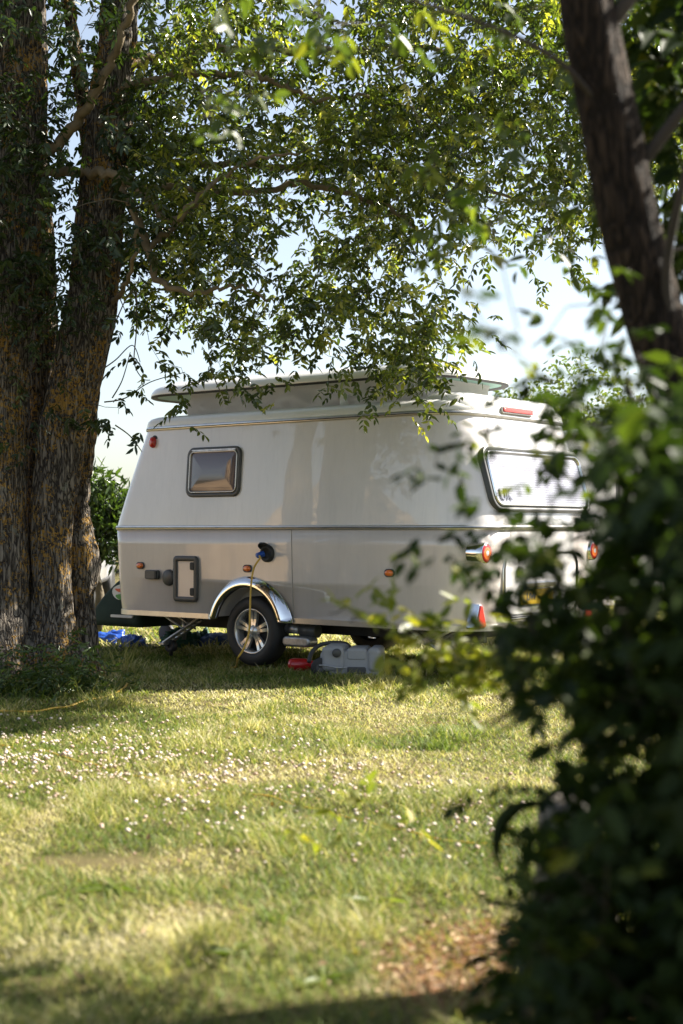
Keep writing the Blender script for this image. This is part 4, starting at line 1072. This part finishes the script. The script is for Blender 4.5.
# broad-leaved plants in the lawn
def rosette(px, py, n, L0, label, seed):
    r_ = np.random.default_rng(seed); g = gpt(px, py); th = r_.uniform(0, 2 * PI, n)
    D = np.stack([np.cos(th), np.sin(th), r_.uniform(.05, .6, n)], 1); N = np.tile([0, 0, 1.0], (n, 1)) + r_.normal(0, .2, (n, 3))
    P = np.stack([r_.normal(0, .012, n), r_.normal(0, .012, n), np.full(n, .008)], 1)
    o = leaves('dandelion', P, D, N, L0 * r_.uniform(.6, 1.2, n), L0 * .3 * r_.uniform(.7, 1.2, n), r_.uniform(.2, .8, n), M['sunlit'], droop=.3)
    o.location = (g[0], g[1], hz(*g)); tag(o, label, 'weed')
rosette(112, 892, 9, .11, 'flat broad leaved weed rosette on the left of the front lawn', 1)
rosette(30, 905, 9, .09, 'dark leaved weed rosette near the left edge of the front lawn', 2)
rosette(235, 962, 12, .10, 'leafy green weed rosette in the front centre of the lawn', 3)
rosette(372, 905, 12, .10, 'green weed rosette just above the bare brown soil', 4)
rosette(330, 985, 14, .09, 'weed rosette left of the brown soil near the bottom edge', 5)

# ================================================================== leaning tree on the right
rt = empty('leaning_tree', (1.45, 4.5, 0)); tag(rt, 'dark leaning tree trunk crossing the upper right in front of the caravan', 'tree'); RL = rt.location
L = [(772, 830, 42, 3.9), (752, 700, 38, 3.9), (725, 560, 34, 3.9), (700, 460, 31, 3.9), (676, 385, 31, 3.9), (655, 320, 30, 3.9), (634, 240, 29.5, 3.9), (616, 150, 29, 3.9), (601, 70, 28, 3.9), (588, 0, 27, 3.9), (578, -90, 24, 3.9), (570, -220, 15, 3.9), (590, -400, 10, 3.9)]
P = sm([at(*q[:2], q[3]) for q in L], 10); RS = [v.x for v in sm([Vector((q[2] / F_PX * q[3], 0, 0)) for q in L], 10)]
def wobr(i, th, p, r): return r * (1 + .10 * mn.noise(Vector((math.cos(th) * 1.5, math.sin(th) * 1.5, p.z * 2.5))) + .05 * mn.noise(Vector((math.cos(th) * 6, math.sin(th) * 6, p.z * 6))))
MB().tube([p - RL for p in P], RS, 40, wob=wobr).build('trunk', M['bark_plain'], rt)
rn_nodes = [tuple(p - RL) for p in P if p.z > 1.5]; rn_r = [r for p, r in zip(P, RS) if p.z > 1.5]
mb = MB()
for L in ([(612, 120, 3.4, 3.9), (560, 60, 2.8, 3.8), (480, 20, 2.2, 3.85), (380, -10, 1.6, 4.0), (280, -30, 2, 3.8)], [(630, 180, 7, 3.9), (700, 90, 6, 3.85), (780, 20, 4, 3.8)],
          [(600, 40, 8, 3.9), (680, -60, 7, 4.1), (800, -160, 5, 5.8), (900, -220, 3, 6.2)], [(590, 0, 6, 3.9), (520, -120, 5, 4.1), (440, -220, 3, 5.6)],
          [(690, 420, 9, 3.9), (672, 330, 6, 3.85), (668, 260, 5, 3.8), (690, 160, 4, 3.7), (720, 60, 3, 3.7)]):
    Pp = sm([at(*q[:2], q[3]) for q in L], 7); Rp = [v.x for v in sm([Vector((q[2] / F_PX * q[3], 0, 0)) for q in L], 7)]
    mb.tube([p - RL for p in Pp], Rp, 8, cap=False)
    rn_nodes += [tuple(p - RL) for p in Pp]; rn_r += Rp
# crown: foliage overhead and to the right, a few blurred sprigs inside the frame
cp = np.concatenate([fill_poly([(655, -60), (690, 60), (700, 240), (745, 260), (800, -60)], 60, 4.1, 4.8, 90, 51, .3), fill_poly([(500, -900), (1100, -900), (1100, -1350), (500, -1350)], 260, 4.6, 6.0, 90, 53, .3)])
sp_ = []
for (px, py, s, n, d) in ((215, 115, 12, 3, 4.3), (190, 100, 9, 2, 4.3), (230, 95, 8, 1, 4.2), (250, 20, 25, 4, 4.0), (300, 25, 20, 4, 4.0), (330, 35, 15, 3, 4.1), (380, 10, 20, 4, 4.2), (470, 90, 25, 5, 4.6), (500, 150, 22, 5, 4.6), (440, 190, 25, 5, 4.6), (450, 240, 22, 4, 4.5), (520, 225, 28, 6, 4.6), (470, 180, 18, 3, 4.5), (560, 250, 18, 3, 4.7), (600, 100, 22, 5, 4.6), (650, 60, 25, 8, 4.6), (660, 150, 20, 7, 4.6), (600, 130, 15, 4, 4.5), (650, 30, 30, 8, 4.6), (665, 240, 15, 4, 4.6), (560, 20, 30, 5, 4.6), (600, 180, 14, 3, 4.6), (500, 10, 30, 4, 4.5)):
    for q in range(n): sp_.append(tuple(at(px + rng.normal(0, s), py + rng.normal(0, s), d + rng.uniform(-.2, .2))))
sp_ = np.array(sp_)
grow(mb, rn_nodes, rn_r, np.concatenate([cp, sp_]) - np.array(RL), 4)
mb.build('branches', M['twig_dark'], rt)
P, D, N, L, W_, rn = sprays(cp - np.array(RL), 5, .20, .085, .045, .4, 3, .15)
leaves('crown', P, D, N, L, W_, rn, M['bush'], rt)
P, D, N, L, W_, rn = sprays(sp_ - np.array(RL), 1, .12, .060, .030, .5, 2, .03)
leaves('foliage', P, D, N, L, W_, rn, M['sprig_dull'], rt)

# ================================================================== shrub in the right foreground
shb = empty('foreground_shrub', (1.25, 3.3, 0)); tag(shb, 'large dark leafy shrub filling the right foreground around the weathered post', 'shrub'); SL = shb.location
sn, sr = [], []
mb = MB()
for k in range(13):
    x0 = rng.uniform(.85, 2.2); y0 = rng.uniform(2.4, 3.4); top = np.array([x0 + rng.normal(-.15, .35), y0 + rng.normal(0, .3), rng.uniform(1.0, 1.6)])
    a0 = Vector((x0, y0, -.05)); b0 = Vector(top); mid = a0.lerp(b0, .5) + Vector((rng.normal(0, .1), rng.normal(0, .1), 0))
    Pp = sm([a0, a0.lerp(mid, .5), mid, b0], 7); Rp = [.022 - .016 * i / len(Pp) for i in range(len(Pp))]
    mb.tube([p - SL for p in Pp], Rp, 7, cap=False); sn += [tuple(p - SL) for p in Pp]; sr += Rp
dense = [(625, 500), (640, 450), (680, 420), (720, 430), (900, 420), (1500, 400), (1500, 1120), (600, 1120), (570, 1000), (610, 930), (635, 880), (630, 800), (600, 760), (585, 720), (590, 650), (620, 590)]
edge = [(500, 450), (540, 420), (580, 400), (640, 400), (690, 420), (640, 560), (620, 760), (620, 800), (585, 790), (540, 760), (530, 740), (520, 700), (490, 670), (510, 620), (490, 580), (480, 530), (490, 490)]
dp = np.concatenate([fill_poly([(x + 14, y) for x, y in dense], 980, 2.3, 3.4, 80, 61, .2), fill_poly([(900, 420), (1800, 350), (1800, 1100), (900, 1100)], 400, 2.4, 3.6, 150, 65, .2)])
ep = np.concatenate([fill_poly([(508, 1080), (505, 960), (512, 905), (560, 885), (600, 900), (640, 1060)], 60, 2.4, 2.9, 40, 79, .2), fill_poly([(530, 880), (545, 835), (600, 820), (620, 1060), (520, 1060)], 45, 2.5, 3.1, 40, 83, .2), fill_poly([(560, 800), (600, 790), (640, 1060), (515, 1060), (530, 900), (550, 880)], 85, 2.3, 3.0, 40, 85, .15), fill_poly([(585, 790), (640, 780), (640, 900), (590, 900)], 20, 2.6, 3.2, 40, 80, .2), fill_poly(edge, 130, 2.5, 3.4, 55, 71, .40), fill_poly([(525, 1060), (520, 960), (545, 900), (600, 880), (620, 1060)], 50, 2.6, 3.2, 50, 77, .3)])
ex = []
for (px, py, s, n, d) in ((300, 800, 8, 1, 4.0), (335, 820, 12, 3, 4.0), (372, 812, 8, 3, 4.0), (390, 800, 6, 2, 4.0), (350, 850, 8, 1, 4.0), (340, 614, 8, 2, 3.8), (368, 618, 10, 3, 3.8), (420, 640, 16, 9, 3.8), (450, 655, 18, 11, 3.8), (480, 650, 20, 13, 3.8), (430, 672, 16, 7, 3.8), (510, 660, 20, 13, 3.8), (408, 640, 10, 4, 3.8), (540, 640, 20, 12, 3.9), (470, 690, 14, 6, 3.9), (350, 605, 3, 1, 3.8), (570, 400, 18, 4, 3.9), (460, 415, 6, 1, 3.8)):
    for q in range(n): ex.append(tuple(at(px + rng.normal(0, s), py + rng.normal(0, s * .7), d + rng.uniform(-.1, .1))))
ex = np.array(ex)
dark = []
for (px, py, s, n, d) in ((480, 770, 10, 1, 3), (475, 300, 5, 1, 2.6), (508, 342, 5, 1, 2.7), (545, 345, 6, 1, 3.6), (570, 395, 8, 2, 3.2), (535, 400, 8, 2, 3.2), (490, 215, 6, 1, 3.0), (600, 350, 8, 2, 3.1), (605, 330, 8, 1, 3.1), (590, 410, 15, 5, 3.2), (640, 400, 15, 6, 3.2), (620, 300, 8, 2, 3.2), (660, 440, 15, 6, 3.2), (655, 360, 12, 4, 3.1), (460, 430, 8, 2, 3.1), (450, 465, 8, 2, 3.1), (440, 540, 9, 2, 3.1), (425, 535, 6, 1, 3.1)):
    for q in range(n): dark.append(tuple(at(px + rng.normal(0, s), py + rng.normal(0, s), d + rng.uniform(-.08, .08))))
dark = np.array(dark)
grow(mb, sn, sr, np.concatenate([dp, ep, ex, dark]) - np.array(SL), 4, sag=.02, rmin=.0018, maxr=.012, step=.12)
mb.build('branches', M['twig_dark'], shb)
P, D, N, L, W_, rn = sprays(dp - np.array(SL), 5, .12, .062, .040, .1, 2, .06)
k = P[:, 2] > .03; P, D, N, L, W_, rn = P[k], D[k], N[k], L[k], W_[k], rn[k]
leaves('crown', P, D, N, L, W_, rn * .85, M['bush'], shb, droop=.2)  # dense inner leaves tinted darker, shade put into their colour
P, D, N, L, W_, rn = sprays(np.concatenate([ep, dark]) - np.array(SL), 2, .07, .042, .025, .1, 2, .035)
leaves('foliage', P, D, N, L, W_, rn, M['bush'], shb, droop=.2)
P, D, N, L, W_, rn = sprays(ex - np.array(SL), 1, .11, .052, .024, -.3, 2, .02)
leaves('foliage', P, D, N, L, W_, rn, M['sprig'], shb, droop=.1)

# weathered post among the shrub, arching blade, dry litter
M['post'] = (lambda t: (t.l(t.ramp(t.noise(18, 5, t.mapping(t.tc(), (1, 1, .12)), .7), [(.3, (.05, .04, .032)), (.55, (.17, .145, .12)), (.75, (.34, .30, .26))]), t.p.inputs['Base Color']), t.bump(t.noise(30, 4, t.mapping(t.tc(), (1, 1, .1))), .6, .01), t.m)[2])(NT('weathered_wood'))
g0 = gpt(545, 1075); y0 = 3.55
pb = at(566, 900, y0); post = empty('weathered_post', (pb.x, y0, 0)); tag(post, 'broken weathered grey wooden post half hidden by the dark shrub', 'post')
def wobp(i, th, p, r): return r * (1 + .18 * mn.noise(Vector((math.cos(th) * 2, math.sin(th) * 2, p.z * 3))) + .12 * abs(mn.noise(Vector((math.cos(th) * 5, math.sin(th) * 5, p.z)))))
zt = at(545, 795, y0).z
MB().tube([(-.03, 0, -.1), (-.02, 0, .15), (0, 0, .35), (.0, 0, zt - .12), (-.005, 0, zt - .02), (-.008, 0, zt)], [.10, .085, .075, .07, .062, .045], 22, wob=wobp).build('stump', M['post'], post)
MB().tube([(.09, .02, -.1), (.085, .02, .2), (.07, .02, .30), (.075, .01, zt - .16)], [.055, .05, .055, .03], 16, wob=wobp).build('split_side', M['post'], post)
pts_ = sm([at(560, 955, 2.9), at(520, 905, 2.85), at(497, 860, 2.8), at(500, 825, 2.8), at(518, 806, 2.8), at(545, 800, 2.8)], 8)
mb = MB(); lp = []
for i, p in enumerate(pts_):
    u = i / (len(pts_) - 1); wv_ = .003 + .010 * math.sin(PI * max(0, (u - .35) / .65)) ** .7 if u > .35 else .003
    lp.append([p + Vector((-wv_, 0, wv_ * .6)), p + Vector((0, -.003, 0)), p + Vector((wv_, 0, -wv_ * .6)), p + Vector((0, .003, 0))])
e = mb.rings(lp, True, True, True).build('arching_blade', M['bush']); tag(e, 'long dark blade leaf arching over left of the weathered post', 'plant')
a_ = e.data.attributes.new('rnd', 'FLOAT', 'POINT'); a_.data.foreach_set('value', [.6] * len(e.data.vertices))

n = 1500; cx, cy, rx, ry = SOIL[0]
X = cx + rng.normal(0, rx * .55, n); Y = cy + rng.normal(0, ry * .5, n); Y = np.maximum(Y, 2.5)
P = np.stack([X, Y, hgt(X, Y) + rng.uniform(.003, .018, n)], 1); D = rng.normal(0, 1, (n, 3)); D[:, 2] *= .25; N = np.tile([0, 0, 1.0], (n, 1)) + rng.normal(0, .45, (n, 3))
M['dry'] = leaf_mat('dry_leaf', [(0, (.10, .055, .028)), (.5, (.22, .13, .065)), (1, (.44, .31, .18))], .2, .7)
o = leaves('leaf_litter', P, D, N, rng.uniform(.015, .04, n), rng.uniform(.006, .016, n), rng.uniform(0, 1, n), M['dry']); tag(o, 'dry brown leaf litter over the bare soil beside the shrub', 'leaf litter', kind='stuff')

# a few dry leaves and bits fallen over the lawn
X, Y = scatter(3.0, 11.0, 16, .4); n = len(X)
P = np.stack([X, Y, hgt(X, Y) + rng.uniform(.012, .03, n)], 1); D = rng.normal(0, 1, (n, 3)); D[:, 2] *= .3; N = np.tile([0, 0, 1.0], (n, 1)) + rng.normal(0, .4, (n, 3))
o = leaves('fallen_leaves', P, D, N, rng.uniform(.02, .05, n), rng.uniform(.008, .02, n), rng.uniform(0, 1, n), M['dry']); tag(o, 'scattered dry leaves fallen over the sunlit lawn', 'fallen leaves', kind='stuff')
